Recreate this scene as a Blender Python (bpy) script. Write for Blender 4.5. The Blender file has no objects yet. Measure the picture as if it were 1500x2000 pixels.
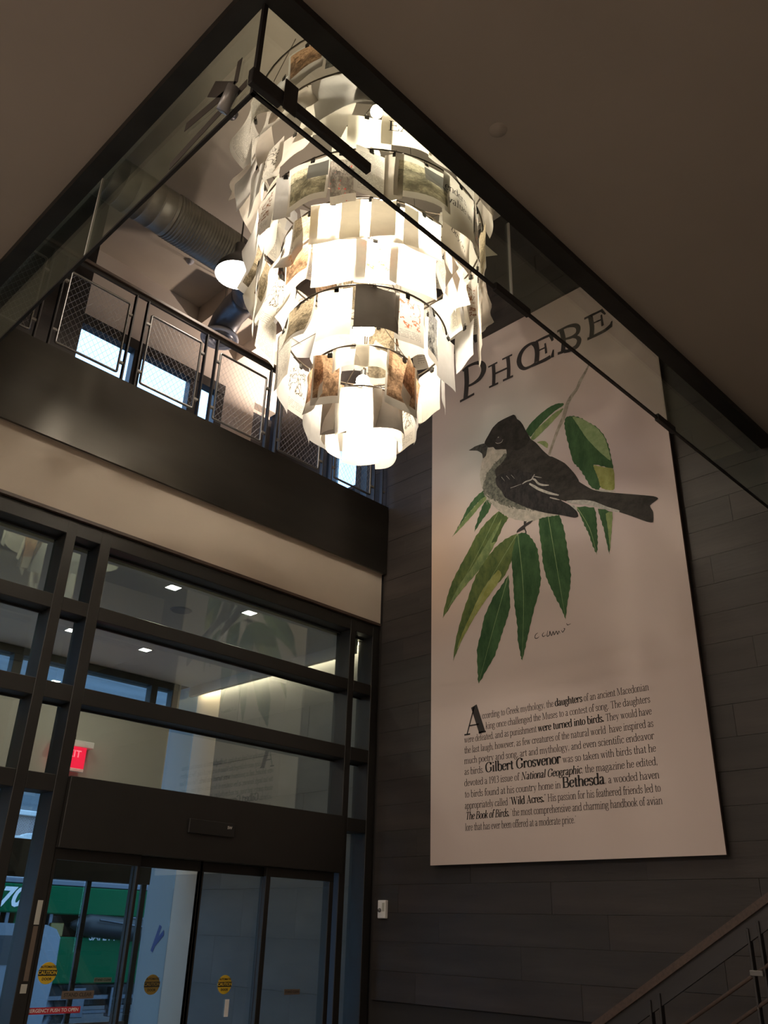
import bpy, bmesh, math, random
from mathutils import Vector, Matrix, geometry as mgeo
random.seed(7)
SC = bpy.context.scene
COL = SC.collection
# ------------------------------------------------------------------ camera
cam = bpy.data.cameras.new('camera'); camo = bpy.data.objects.new('camera', cam); COL.objects.link(camo)
R_ = Vector((0.6999666, -0.7136085, 0.0284551)); U_ = Vector((-0.3320156, -0.2898756, 0.8976290)); W_ = Vector((0.6323072, 0.6377579, 0.4398324))
camo.matrix_world = Matrix(((R_.x, U_.x, -W_.x, 0), (R_.y, U_.y, -W_.y, 0), (R_.z, U_.z, -W_.z, 1.65), (0, 0, 0, 1)))
cam.sensor_fit = 'VERTICAL'; cam.sensor_height = 36.0; cam.lens = 36.0 * 1676.865 / 2000.0; cam.clip_start = 0.05
SC.camera = camo
# ------------------------------------------------------------------ sky
w = bpy.data.worlds.new('sky'); SC.world = w; w.use_nodes = True
wn = w.node_tree.nodes; wl = w.node_tree.links
bg = wn['Background']; bg.inputs[1].default_value = 1.0
tcw = wn.new('ShaderNodeTexCoord'); sep = wn.new('ShaderNodeSeparateXYZ'); rp = wn.new('ShaderNodeValToRGB')
wl.new(tcw.outputs['Generated'], sep.inputs[0]); wl.new(sep.outputs[2], rp.inputs[0]); wl.new(rp.outputs[0], bg.inputs[0])
SKY = 2.4
rp.color_ramp.elements[0].position = 0.0; rp.color_ramp.elements[0].color = (0.42*SKY, 0.72*SKY, 1.32*SKY, 1)
rp.color_ramp.elements[1].position = 0.6; rp.color_ramp.elements[1].color = (0.52*SKY, 0.82*SKY, 1.45*SKY, 1)
# ------------------------------------------------------------------ exposure
vs = SC.view_settings; vs.view_transform = 'Standard'; vs.look = 'None'; vs.exposure = 0.0; vs.gamma = 1.0; vs.use_curve_mapping = False
SC.cycles.use_denoising = True
SC.cycles.max_bounces = 10; SC.cycles.diffuse_bounces = 6; SC.cycles.transparent_max_bounces = 24; SC.cycles.transmission_bounces = 6
SC.cycles.sample_clamp_indirect = 4.0; SC.cycles.caustics_reflective = False; SC.cycles.caustics_refractive = False
# unseen fill lamps added to brighten the lobby, without modelled fixtures
BULB = 130.0; LOBBY = 0.75
def area_lamp(name, loc, size, power, col, rot=(0, 0, 0)):
    l = bpy.data.lights.new(name, 'AREA'); l.shape = 'DISK'; l.size = size; l.energy = power; l.color = col
    o = bpy.data.objects.new(name, l); o.location = loc; o.rotation_euler = rot; COL.objects.link(o); return o
for i, (x, y, p) in enumerate([(-1.9, -0.2, 95), (-1.9, 2.8, 150), (3.6, -2.2, 3), (-1.3, 5.0, 120)]):
    area_lamp('lobby_fill_lamp', (x, y, 5.52), 0.16, p*LOBBY, (1.0, 0.86, 0.72))

# ------------------------------------------------------------------ helpers
class MB:
    def __init__(s): s.v = []; s.f = []; s.mi = []
    def add(s, vs, fs, mi=0):
        n = len(s.v); s.v += [tuple(v) for v in vs]; s.f += [tuple(n+i for i in f) for f in fs]; s.mi += [mi]*len(fs); return s
    def box(s, a, b, mi=0):
        x0, y0, z0 = a; x1, y1, z1 = b
        x0, x1 = min(x0, x1), max(x0, x1); y0, y1 = min(y0, y1), max(y0, y1); z0, z1 = min(z0, z1), max(z0, z1)
        v = [(x0,y0,z0),(x1,y0,z0),(x1,y1,z0),(x0,y1,z0),(x0,y0,z1),(x1,y0,z1),(x1,y1,z1),(x0,y1,z1)]
        return s.add(v, [(0,3,2,1),(4,5,6,7),(0,1,5,4),(1,2,6,5),(2,3,7,6),(3,0,4,7)], mi)
    def bbox(s, a, b, bev=0.004, mi=0):     # box with chamfered long edges (all edges) through bmesh
        bm = bmesh.new(); bmesh.ops.create_cube(bm, size=1)
        for v in bm.verts: v.co = Vector([a[i] + (v.co[i]+.5)*(b[i]-a[i]) for i in range(3)])
        bmesh.ops.bevel(bm, geom=bm.edges[:], offset=bev, segments=1, affect='EDGES')
        bmesh.ops.recalc_face_normals(bm, faces=bm.faces)
        s.add([v.co for v in bm.verts], [[v.index for v in f.verts] for f in bm.faces], mi); bm.free(); return s
    def tube(s, pts, r, n=8, mi=0, cap=True):
        pts = [Vector(p) for p in pts]; rs = r if isinstance(r, (list, tuple)) else [r]*len(pts)
        rings = []; up = None
        for i, p in enumerate(pts):
            t = (pts[min(i+1, len(pts)-1)] - pts[max(i-1, 0)]).normalized()
            if up is None:
                up = Vector((0,0,1)) if abs(t.z) < .9 else Vector((1,0,0))
            a = t.cross(up).normalized(); up = a.cross(t).normalized()
            rings.append([p + (a*math.cos(2*math.pi*k/n) + up*math.sin(2*math.pi*k/n))*rs[i] for k in range(n)])
        vs = [v for rg in rings for v in rg]; fs = []
        for i in range(len(pts)-1):
            for k in range(n):
                fs.append((i*n+k, i*n+(k+1)%n, (i+1)*n+(k+1)%n, (i+1)*n+k))
        if cap: fs.append(tuple(range(n))[::-1]); fs.append(tuple((len(pts)-1)*n+k for k in range(n)))
        return s.add(vs, fs, mi)
    def lathe(s, prof, c, n=32, axis='z', mi=0):
        vs = []; fs = []
        for (r, h) in prof:
            for k in range(n):
                a = 2*math.pi*k/n; p = (r*math.cos(a), r*math.sin(a), h)
                if axis == 'x': p = (p[2], p[0], p[1])
                if axis == 'y': p = (p[0], p[2], p[1])
                vs.append((c[0]+p[0], c[1]+p[1], c[2]+p[2]))
        for i in range(len(prof)-1):
            for k in range(n): fs.append((i*n+k, i*n+(k+1)%n, (i+1)*n+(k+1)%n, (i+1)*n+k))
        return s.add(vs, fs, mi)
    def build(s, name, mat, parent=None, smooth=False, loc=None):
        me = bpy.data.meshes.new(name); me.from_pydata(s.v, [], s.f)
        mats = mat if isinstance(mat, (list, tuple)) else [mat]
        for m in mats: me.materials.append(m)
        if len(mats) > 1: me.polygons.foreach_set('material_index', s.mi)
        if smooth: me.polygons.foreach_set('use_smooth', [True]*len(me.polygons))
        me.update(); o = bpy.data.objects.new(name, me); COL.objects.link(o)
        if loc is not None: o.location = loc
        if parent is not None: o.parent = parent
        return o
def tag(o, label=None, cat=None, group=None, kind=None):
    if label: o['label'] = label
    if cat: o['category'] = cat
    if group: o['group'] = group
    if kind: o['kind'] = kind
    return o
def empty(name, loc, label=None, cat=None, group=None, kind=None, rz=0):
    o = bpy.data.objects.new(name, None); o.location = loc; o.rotation_euler = (0, 0, rz); o.empty_display_size = .1
    COL.objects.link(o); return tag(o, label, cat, group, kind)
def struct(o): o['kind'] = 'structure'; return o
def linked(name, me, loc=(0,0,0), parent=None, rot=None):
    o = bpy.data.objects.new(name, me); o.location = loc
    if rot: o.rotation_euler = rot
    COL.objects.link(o)
    if parent is not None: o.parent = parent
    return o
def nt(m): return m.node_tree.nodes, m.node_tree.links
def mat(name, col, rough=.6, metal=0, noise=0.0, scale=3.0, bump=0.0, bscale=40, emis=None, estr=0, spec=None, stretch=None):
    m = bpy.data.materials.new(name); m.use_nodes = True; N, L = nt(m); b = N['Principled BSDF']
    b.inputs['Base Color'].default_value = (*col, 1); b.inputs['Roughness'].default_value = rough; b.inputs['Metallic'].default_value = metal
    if spec is not None: b.inputs['Specular IOR Level'].default_value = spec
    if noise or bump: tc = N.new('ShaderNodeTexCoord'); mp = N.new('ShaderNodeMapping'); L.new(tc.outputs['Object'], mp.inputs[0])
    if stretch: mp.inputs['Scale'].default_value = stretch
    if noise:
        t = N.new('ShaderNodeTexNoise'); t.inputs['Scale'].default_value = scale; t.inputs['Detail'].default_value = 6; L.new(mp.outputs[0], t.inputs[0])
        r = N.new('ShaderNodeValToRGB'); r.color_ramp.elements[0].position = .3; r.color_ramp.elements[1].position = .7
        r.color_ramp.elements[0].color = (*[c*(1-noise) for c in col], 1); r.color_ramp.elements[1].color = (*[min(1, c*(1+noise)) for c in col], 1)
        L.new(t.outputs[0], r.inputs[0]); L.new(r.outputs[0], b.inputs['Base Color'])
    if bump:
        t2 = N.new('ShaderNodeTexNoise'); t2.inputs['Scale'].default_value = bscale; t2.inputs['Detail'].default_value = 4; L.new(mp.outputs[0], t2.inputs[0])
        bp = N.new('ShaderNodeBump'); bp.inputs['Strength'].default_value = bump; bp.inputs['Distance'].default_value = .01
        L.new(t2.outputs[0], bp.inputs['Height']); L.new(bp.outputs[0], b.inputs['Normal'])
    if emis: b.inputs['Emission Color'].default_value = (*emis, 1); b.inputs['Emission Strength'].default_value = estr
    return m
def glass(name, tint=(.93,.96,.94), refl=.05, power=4.0):
    m = bpy.data.materials.new(name); m.use_nodes = True; N, L = nt(m); N.remove(N['Principled BSDF']); out = N['Material Output']
    tr = N.new('ShaderNodeBsdfTransparent'); tr.inputs[0].default_value = (*tint, 1)
    gl = N.new('ShaderNodeBsdfGlossy'); gl.inputs['Roughness'].default_value = .0; gl.inputs[0].default_value = (.84,1,.93,1)
    lw = N.new('ShaderNodeLayerWeight'); lw.inputs[0].default_value = .5
    pw = N.new('ShaderNodeMath'); pw.operation = 'POWER'; pw.inputs[1].default_value = power; L.new(lw.outputs['Facing'], pw.inputs[0])
    ma = N.new('ShaderNodeMath'); ma.operation = 'MULTIPLY_ADD'; ma.inputs[1].default_value = 1-refl; ma.inputs[2].default_value = refl; L.new(pw.outputs[0], ma.inputs[0])
    mx = N.new('ShaderNodeMixShader'); L.new(ma.outputs[0], mx.inputs[0]); L.new(tr.outputs[0], mx.inputs[1]); L.new(gl.outputs[0], mx.inputs[2]); L.new(mx.outputs[0], out.inputs[0])
    return m
def emit(name, col, s):
    m = bpy.data.materials.new(name); m.use_nodes = True; N, L = nt(m); N.remove(N['Principled BSDF'])
    e = N.new('ShaderNodeEmission'); e.inputs[0].default_value = (*col, 1); e.inputs[1].default_value = s; L.new(e.outputs[0], N['Material Output'].inputs[0]); return m
def text_mesh(s, size, bold=0.0, align='CENTER', shear=0):
    c = bpy.data.curves.new('t', 'FONT'); c.body = s; c.size = size; c.align_x = align; c.align_y = 'CENTER'; c.offset = bold; c.resolution_u = 3; c.shear = shear
    o = bpy.data.objects.new('t', c); COL.objects.link(o); bpy.context.view_layer.update()
    me = bpy.data.meshes.new_from_object(o); vs = [v.co.copy() for v in me.vertices]; fs = [tuple(p.vertices) for p in me.polygons]
    bpy.data.objects.remove(o); bpy.data.curves.remove(c); bpy.data.meshes.remove(me); return vs, fs

M = {}
M['ceiling'] = mat('ceiling_paint', (.34,.295,.25), .85, noise=.05, scale=1.2, bump=.05)
M['ceiling_high'] = mat('ceiling_high_paint', (.40,.35,.29), .8, noise=.12, scale=.9)
M['steel'] = mat('blackened_steel', (.035,.032,.030), .45, .6, noise=.25, scale=4)
M['frame'] = mat('dark_bronze_frame', (.014,.013,.012), .5, .0, noise=.1, scale=5)
M['fascia'] = mat('fascia_steel', (.036,.033,.029), .30, .7, noise=.18, scale=1.3, stretch=(.6,1,2.2))
M['beige'] = mat('beige_paint', (.52,.45,.38), .8, noise=.03, scale=2)
M['greige'] = mat('greige_paint', (.46,.43,.38), .8, noise=.03, scale=2)
M['mauve'] = mat('upper_wall_paint', (.60,.53,.47), .8, noise=.03, scale=2)
M['white'] = mat('white_paint', (.78,.76,.72), .7)
M['floor'] = mat('stone_floor', (.42,.39,.36), .45, noise=.12, scale=2)
M['plank'] = mat('dark_wall_plank', (.026,.0215,.020), .6, noise=.30, scale=3, bump=.15, bscale=14, stretch=(1,.35,3))
M['plank2'] = mat('dark_wall_plank_warm', (.028,.022,.020), .6, noise=.32, scale=2.6, bump=.15, bscale=14, stretch=(1,.35,3))
M['stone'] = mat('grey_vestibule_panel', (.13,.13,.135), .6, noise=.25, scale=1.6, bump=.08, bscale=8, stretch=(1,.4,1.6))
M['joint'] = mat('dark_joint', (.018,.016,.016), .8)
M['glass'] = glass('clear_glass'); M['baffle'] = glass('hanging_glass', (.95,.965,.94), .035, 4.0); M['store'] = glass('storefront_glass', (.90,.95,.93), .12, 3.5)
M['seam'] = mat('glass_seam', (.75,.75,.70), .3, noise=0)
M['wood'] = mat('handrail_wood', (.055,.034,.026), .5, noise=.25, scale=8, stretch=(1,8,8))
M['rail'] = mat('rail_steel', (.17,.165,.16), .4, .8); M['raildark'] = mat('rail_dark_steel', (.06,.058,.06), .4, .7)
M['net'] = mat('stainless_net', (.30,.29,.28), .4, .6)
M['duct'] = mat('galvanised_duct', (.28,.275,.25), .48, .9, noise=.12, scale=6)
M['ductdark'] = mat('dark_elbow_duct', (.13,.13,.14), .4, .8, noise=.1, scale=6)
M['diff'] = mat('diffuser_paint', (.42,.42,.46), .5)
M['black'] = mat('black_plastic', (.012,.012,.012), .5); M['clipm'] = mat('black_clip', (.02,.018,.016), .35, .5)
M['lamp'] = emit('lamp_glow', (1.0,.90,.78), 14); M['bulb'] = emit('bulb_glow', (1.0,.86,.67), BULB)
M['core'] = emit('core_bulb_glow', (1.0,.88,.70), BULB*4.0)
M['down'] = emit('downlight_glow', (1.0,.95,.86), 25); M['cove'] = emit('cove_glow', (1.0,.82,.55), 90)
M['red'] = emit('exit_glow', (1.0,.02,.06), 1.3); M['redtxt'] = emit('exit_letter_glow', (1.0,.18,.22), 1.8)
# ================================================================== setting
XW = 6.93; ZC = 5.62; XA = 1.375; YA = 2.29; YG = 6.90; ZG = 6.50; ZU = 10.17
struct(MB().box((-3, -3, -.2), (7.3, 10.7, 0)).build('floor', M['floor']))
c = MB(); c.box((-3, -3, ZC), (XA, YG, ZG)); c.box((XA, -3, ZC), (XW, YA, ZG)); struct(c.build('ceiling', M['ceiling']))
struct(MB().box((-3, -3, ZU), (7.3, 9.8, ZU+.2)).build('ceiling_upper', M['ceiling_high']))
struct(MB().box((-3.2, -3, 0), (-3, 9.8, ZU)).build('wall_left', M['beige']))
struct(MB().box((-3.2, -3.2, 0), (7.3, -3, ZU)).build('wall_back', M['beige']))
# gallery slab with dark steel fascia
struct(MB().box((-3, YG+.03, 5.60), (XW-.01, 9.8, ZG-.02)).build('floor_gallery', M['ceiling']))
struct(MB().box((-3, YG, 5.585), (XW-.012, YG+.03, ZG)).build('trim_1', M['fascia']))
struct(MB().box((-3, 6.98, 4.965), (XW-.012, 7.12, 5.60)).build('wall_front', M['beige']))
struct(MB().box((-3, 6.965, 4.935), (XW-.012, 6.998, 4.965)).build('trim_2', M['wood']))
# steel channel round the ceiling opening
t = MB(); t.box((XA-.10, YA-.10, 5.565), (XA+.0, YG, ZC-.0)); t.box((XA, YA-.115, 5.565), (XW-.01, YA, ZC)); struct(t.build('trim_3', M['steel']))

# right wall: backing and its planks
wr = MB(); wr.box((6.96, -3, 0), (7.2, 7.2, ZU)); wr.box((6.96, 8.22, ZG), (7.2, 9.8, ZU)); wr.box((6.96, 7.2, 8.7), (7.2, 8.22, ZU)); wr.box((6.96, 7.2, 4.9), (7.2, 8.22, 6.55)); wr.box((6.96,7.2,0),(7.2,10.9,4.9))
wr.box((6.96,8.22,4.9),(7.2,10.9,ZG))
wall_right = struct(wr.build('wall_right', M['joint']))
M['outw'] = mat('outdoor_wall_paint', (.24,.24,.24), .8)
pm = {}
def plank_mesh(L, H, mi):
    k = (round(L, 2), round(H, 2), mi)
    if k not in pm:
        g = .0008
        o = MB().bbox((0, g, g), (.032, L-g, H-g), .001); me = bpy.data.meshes.new('plank'); me.from_pydata(o.v, [], o.f); me.materials.append([M['plank'], M['plank2'], M['stone']][mi]); pm[k] = me
    return pm[k]
H = .262
for r in range(39):
    z = r*H; z1 = min(z+H, ZU)
    if z1 - z < .05: continue
    off = [0, .9, .35, 1.3, .6][r % 5]; y = 6.96 - off*1.0 if off else 6.96
    segs = []; yy = 6.96; first = True
    end = .4 if r*H > 1 else 1.2
    while yy > end:
        L = 1.86 if not (first and off) else off
        a = max(yy-L, end); segs.append((a, yy)); yy = a; first = False
    for a, b in segs:
        if r*H < 1.0 or b-a < .04: continue
        o = linked('plank', plank_mesh(b-a, z1-z, (r*7+int(a*3)) % 2), (XW + random.uniform(0, .003), a, z), wall_right)
    if z >= 6.5:   # upstairs behind the railing
        for a, b in ((6.96, 7.30), (8.22, 9.5)) if z < 8.6 else ((6.96, 8.2), (8.2, 9.5)):
            linked('plank', plank_mesh(b-a, z1-z, r % 2), (XW + random.uniform(0, .003), a, z), wall_right)
# lower part of the wall, below the planks that are seen
struct(MB().box((XW+.004, -3, 0), (6.962, 1.2, ZU-.3)).build('trim_4', M['plank'])) if False else None
# vestibule grey stone panels on the same wall
r = 0; z = 0.0
while z < 4.9:
    z1 = min(z+.52, 4.95); ys = [7.245, 8.2, 9.2, 10.15] if r % 2 else [7.245, 7.7, 8.7, 9.7, 10.15]
    for a, b in zip(ys, ys[1:]): linked('panel', plank_mesh(b-a, z1-z, 2), (XW+random.uniform(0, .002), a, z), wall_right)
    z = z1; r += 1
MB().box((XW-.002, 10.155, 0), (6.965, 10.72, 4.95)).build('painted_panel', M['beige'], wall_right); MB().box((XW-.002, 10.722, 0), (7.2, 11.38, 4.85)).build('outer_wall', M['outw'], wall_right)

# ------------------------------------------------------------------ storefront window_1 and its automatic door
SF = struct(empty('window_1', (4.8, 7.0, 0)))
def rel(o, parent):   # keep world placement under a parent that only has a location
    o.parent = parent; o.location = -Vector(parent.location) if o.location.length == 0 else Vector(o.location) - Vector(parent.location); return o
Y0, Y1 = 7.0, 7.24
def member(name, a, b, m='frame', bev=.004, par=SF):
    return rel(MB().bbox(a, b, bev).build(name, M[m]), par)
cols = [(-.60, .40), (2.94, 3.035), (3.275, 3.38), (6.46, 6.545), (6.82, 6.925)]
for a, b in cols: member('mullion', (a, Y0, 0), (b, Y1, 4.935))
member('head_rail', (.40, Y0+.002, 4.79), (6.925, Y1-.002, 4.933))
rows = [(4.085, 4.21), (3.33, 3.47), (2.60, 2.735)]
spans = [(.40, 2.94), (3.035, 3.275), (3.38, 6.46), (6.545, 6.82)]
for (z0, z1) in rows:
    for i, (a, b) in enumerate(spans):
        if i == 2 and z0 < 3: continue
        member('transom', (a, Y0+.003, z0), (b, Y1-.003, z1))
for (z0, z1) in ((4.21, 4.79), (3.47, 4.085), (2.735, 3.33), (0.1, 2.60)):
    for i, (a, b) in enumerate(spans):
        if i == 2 and z0 < 1: continue
        g = rel(MB().box((a-.004, 7.185, z0-.004), (b+.004, 7.193, z1+.004)).build('pane', M['store']), SF)
        if z0 > 1:   # thin dark glazing bead
            bd = MB(); bd.box((a, 7.165, z1-.018), (b, 7.184, z1)); bd.box((a, 7.165, z0), (b, 7.184, z0+.014)); rel(bd.build('glazing_bead', M['black']), SF)
# sliding door set
DR = struct(empty('door_1', (4.84, 7.0, 0)))
member('header', (3.38, Y0-.05, 2.185), (6.46, Y1, 2.735), par=DR)
member('sensor_box', (4.55, Y0-.075, 2.40), (5.05, Y0-.051, 2.52), 'black', par=DR)
s = MB(); vs_, fs_ = text_mesh('SW', .035, .0005); s.add([(4.99+v.x, 6.9235, 2.478+v.y) for v in vs_], fs_); rel(s.build('lettering', M['white']), DR)
def leaf(x0, x1, yl, stile=.05, mm='frame'):
    e = MB(); e.bbox((x0, yl, 2.10), (x1, yl+.045, 2.185), .003); e.bbox((x0, yl, 0.02), (x1, yl+.045, .22), .003)
    e.bbox((x0, yl, .22), (x0+stile, yl+.045, 2.10), .003); e.bbox((x1-stile, yl, .22), (x1, yl+.045, 2.10), .003)
    o = rel(e.build('door_leaf', M[mm]), DR)
    g = MB().box((x0+stile-.005, yl+.018, .215), (x1-stile+.005, yl+.026, 2.105)).build('glass_pane', M['store']); g.parent = o
    return o
leaf(3.385, 4.17, 7.01, .028); leaf(4.155, 4.86, 7.09, .03); leaf(4.83, 5.60, 7.09, .045); leaf(5.53, 6.40, 7.01, .055)

# ------------------------------------------------------------------ vestibule
YF = 10.68
vc = MB(); vc.box((.0, 7.24, 4.76), (6.80, YF, 4.84)); vc.box((6.74, 7.24, 4.625), (6.80, YF, 4.76)); struct(vc.build('ceiling_vestibule', M['white']))
struct(MB().box((-.02, 7.24, 0), (0, YF, 4.9)).build('wall_vestibule_left', M['greige']))
struct(MB().box((0, 7.24, 4.93), (6.95, 10.7, 5.0)).build('ceiling_cove', M['white']))
fw = MB(); fw.box((0, YF, 3.08), (6.50, YF+.2, 4.30)); fw.box((5.08, YF, 2.62), (6.50, YF+.2, 3.08)); fw.box((0, YF, 2.62), (4.1, YF+.2, 3.08)); fw.box((6.56, YF, 4.30), (6.60, YF+.2, 5.0)); fw.box((0, YF, 4.68), (6.56, YF+.2, 4.93)); struct(fw.build('wall_vestibule_front', M['greige']))
W2 = struct(empty('window_2', (4, YF, 4.3)))
for a, b in ((0, .1), (2.2, 2.32), (4.15, 4.27), (6.12, 6.22), (6.46, 6.56)): member('mullion', (a, YF-.02, 4.30), (b, YF+.12, 4.68), par=W2)
member('head_rail', (0, YF-.03, 4.66), (6.56, YF+.12, 4.755), par=W2); member('sill', (0, YF-.03, 4.28), (6.56, YF+.12, 4.34), par=W2)
for a, b in ((.1, 2.2), (2.32, 4.15), (4.27, 6.12), (6.22, 6.46)): rel(MB().box((a, YF+.05, 4.33), (b, YF+.058, 4.67)).build('pane', M['store']), W2)
D2 = struct(empty('door_2', (4.5, YF, 0)))
member('header', (5.08, YF-.04, 2.12), (6.50, YF+.14, 2.62), par=D2); member('header', (0, YF-.04, 2.12), (5.08, YF+.14, 2.53), par=D2)
rel(MB().box((4.1, YF+.05, 2.52), (5.08, YF+.058, 3.08)).build('pane', M['store']), D2)
for a, b in ((0, .12), (2.3, 2.42), (4.16, 4.30), (5.02, 5.16), (5.66, 5.72), (6.43, 6.50)): member('mullion', (a, YF+.02, 0), (b, YF+.07, 2.12), par=D2)
for a, b in ((.12, 2.3), (2.42, 4.16), (4.30, 5.02), (5.16, 5.64), (5.72, 6.43)): rel(MB().box((a, YF+.05, .05), (b, YF+.058, 2.12)).build('pane', M['glass']), D2)
rel(MB().box((6.50, YF+.05, .05), (6.925, YF+.058, 4.72)).build('pane', M['glass']), D2)
member('push_rail', (5.16, YF+.0, .55), (6.43, YF+.03, .60), 'rail', par=D2)
# downlights
dl = [(4.30, 7.36, 'square recessed downlight in the vestibule ceiling, upper left of the two by the glass'), (5.29, 7.38, 'square recessed downlight in the vestibule ceiling, nearest the grey stone wall'),
      (5.30, 9.53, 'square recessed downlight deep in the vestibule, above the clerestory window and exit sign'), (4.31, 9.53, 'square recessed downlight seen through the narrow pane beside the wide mullion')]
for x, y, lb in dl:
    e = empty('downlight', (x, y, 4.76), lb, 'ceiling light', 'square downlights in the vestibule ceiling')
    f = MB(); 
    for a, b in (((-.075,-.075),(.075,-.06)), ((-.075,.06),(.075,.075)), ((-.075,-.06),(-.06,.06)), ((.06,-.06),(.075,.06))): f.box((a[0],a[1],-.006),(b[0],b[1],0))
    f.build('trim', M['white'], e); MB().box((-.06,-.06,-.004),(.06,.06,-.001)).build('lens', M['down'], e)
    area_lamp('downlight_lamp', (x, y, 4.74), .1, 9, (1, .88, .7))
e = empty('ceiling_speaker', (4.75, 7.9, 4.76), 'round flush speaker grille in the vestibule ceiling between the downlights', 'speaker')
MB().lathe([(0,-.012),(.10,-.012),(.115,-.004),(.12,0)], (0,0,0), 28).build('grille', M['diff'], e)
e = empty('cove_light', (6.86, 9.0, 4.74), 'warm hidden light strip in the ceiling slot above the grey vestibule wall', 'light')
MB().box((-.045,-1.75,.0),(-.03,1.6,.03)).build('light_strip', M['cove'], e); MB().box((-.05,-1.76,-.01),(-.046,1.61,.05)).build('mounting_channel', M['white'], e)
# exit sign
e = empty('exit_sign', (5.08, 10.58, 3.36), 'lit red exit sign with white bracket on the vestibule far wall', 'exit sign')
MB().bbox((-.25,-.05,.29),(.27,.09,.37),.006).build('bracket', M['white'], e)
MB().bbox((-.20,-.03,.03),(.19,.0,.29),.004).build('sign_panel', M['red'], e); MB().bbox((-.21,-.035,-.01),(.19,.02,.03),.004).build('lower_rail', M['white'], e)
s = MB(); vs_, fs_ = text_mesh('EXIT', .12, .002); s.add([(v.x, -.032, .20+v.y) for v in vs_], fs_); s.build('lettering', M['redtxt'], e)
MB().box((-.03,.0,.37),(.03,.04,.44)).build('stem', M['raildark'], e)
lt = bpy.data.lights.new('exit_lamp','POINT'); lt.energy = 1.2; lt.color = (1,.05,.08); lt.shadow_soft_size=.1; lo = bpy.data.objects.new('exit_lamp', lt); lo.location = (5.15,10.5,3.5); COL.objects.link(lo)

# ------------------------------------------------------------------ upstairs
UW = MB()
wins = [(3.61, 4.40), (4.53, 5.33), (5.50, 5.80)]
UW.box((-3, 9.5, 9.03), (6.93, 9.7, ZU)); UW.box((-3, 9.5, ZG-.02), (3.61, 9.7, 9.03)); UW.box((5.93, 9.5, ZG-.02), (6.50, 9.7, 9.03)); UW.box((6.5, 9.66, ZG-.02), (6.93, 9.7, 9.03)); UW.box((3.61, 9.5, ZG-.02), (5.93, 9.7, 6.9))
struct(UW.build('wall_upper_front', M['mauve']))
W3 = struct(empty('window_3', (4.7, 9.5, 6.9)))
member('head_rail', (3.61, 9.47, 8.87), (5.93, 9.62, 9.03), par=W3)
for a, b in ((3.55, 3.61), (4.40, 4.53), (5.33, 5.50), (5.80, 5.93)): member('mullion', (a, 9.48, 6.9), (b, 9.62, 8.87), par=W3)
for a, b in wins: rel(MB().box((a, 9.56, 6.9), (b, 9.568, 8.87)).build('pane', M['glass']), W3)
struct(MB().bbox((6.52, 9.55, ZG), (6.9, 9.6, 8.9), .01).build('door_3', M['ductdark']))
struct(MB().box((-3, 8.6, ZG-.02), (3.27, 8.8, ZU)).build('wall_upper_left', M['plank2']))
W4 = struct(empty('window_4', (6.95, 7.75, 6.55)))
for a, b in ((7.20, 7.33), (7.45, 7.55), (8.10, 8.13), (8.17, 8.22)): member('mullion', (6.92, a, 6.55), (7.05, b, 8.7), par=W4)
member('transom', (6.93, 7.55, 7.02), (7.05, 8.10, 7.07), par=W4); member('head_rail', (6.92, 7.33, 8.6), (7.05, 8.22, 8.7), par=W4)
dg = MB().tube([(7.1, 7.58, 7.15), (7.1, 8.08, 6.75)], .05, 6); rel(dg.build('brace', M['frame']), W4)
rel(MB().box((6.99, 7.33, 6.55), (6.998, 8.2, 8.6)).build('pane', M['glass']), W4)
# dropped soffit with access panel
sf = MB(); sf.box((5.30, 8.75, 9.80), (6.05, 9.5, ZU)); struct(sf.build('ceiling_soffit', M['beige']))
struct(MB().box((6.05, 7.6, 9.55), (6.30, 9.5, ZU)).build('trim_5', M['mauve']))
M['pink'] = mat('access_panel_pink_light', (.62,.36,.27), .7)  # pink light falling on the panel is put into its colour
e = empty('access_panel', (5.70, 8.35, ZU), 'square ceiling panel with painted pink light beside the round air diffuser upstairs', 'ceiling panel')
MB().bbox((-.36,-.42,-.16),(.22,.38,0),.01).build('panel', M['pink'], e)
sp = empty('sprinkler', (4.62, 8.75, ZU), 'small white sprinkler head on the high ceiling left of the pendant lamp', 'sprinkler')
MB().lathe([(0,-.05),(.03,-.045),(.03,-.02),(.055,-.012),(.06,0)], (0,0,0), 20).build('escutcheon', M['diff'], sp, True)
sp = empty('smoke_detector', (3.55, 6.3, ZU), 'small dark round detector on the high ceiling above the duct', 'smoke detector')
MB().lathe([(0,-.06),(.05,-.055),(.06,-.03),(.07,0)], (0,0,0), 20).build('housing', M['ductdark'], sp, True)

sp = empty('sprinkler_cover', (2.72, 1.95, ZC), 'faint flush round cover on the dark lower ceiling right of the opening', 'sprinkler')
MB().lathe([(0,-.006),(.045,-.006),(.05,0)], (0,0,0), 24).build('cover_plate', M['ceiling'], sp, True)
ws = empty('wall_sconce', (6.90, 8.62, 8.62), 'small added wall uplight for the upstairs soffit, unseen behind the chandelier', 'wall lamp')  # unseen uplight added to brighten the soffit
MB().lathe([(.05,-.10),(.07,.0),(.075,.12)], (-.09,0,0), 20).build('shade', M['ductdark'], ws, True); MB().bbox((-.03,-.04,-.06),(.025,.04,.04),.005).build('added_uplight_plate', M['ductdark'], ws)
MB().lathe([(0,.10),(.07,.10)], (-.09,0,0), 20).build('lens', M['lamp'], ws)
area_lamp('wall_sconce_light', (6.81, 8.62, 8.75), .14, 95, (1, .80, .66), (math.pi, 0, 0))  # light of the added uplight, brightens the soffit
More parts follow.
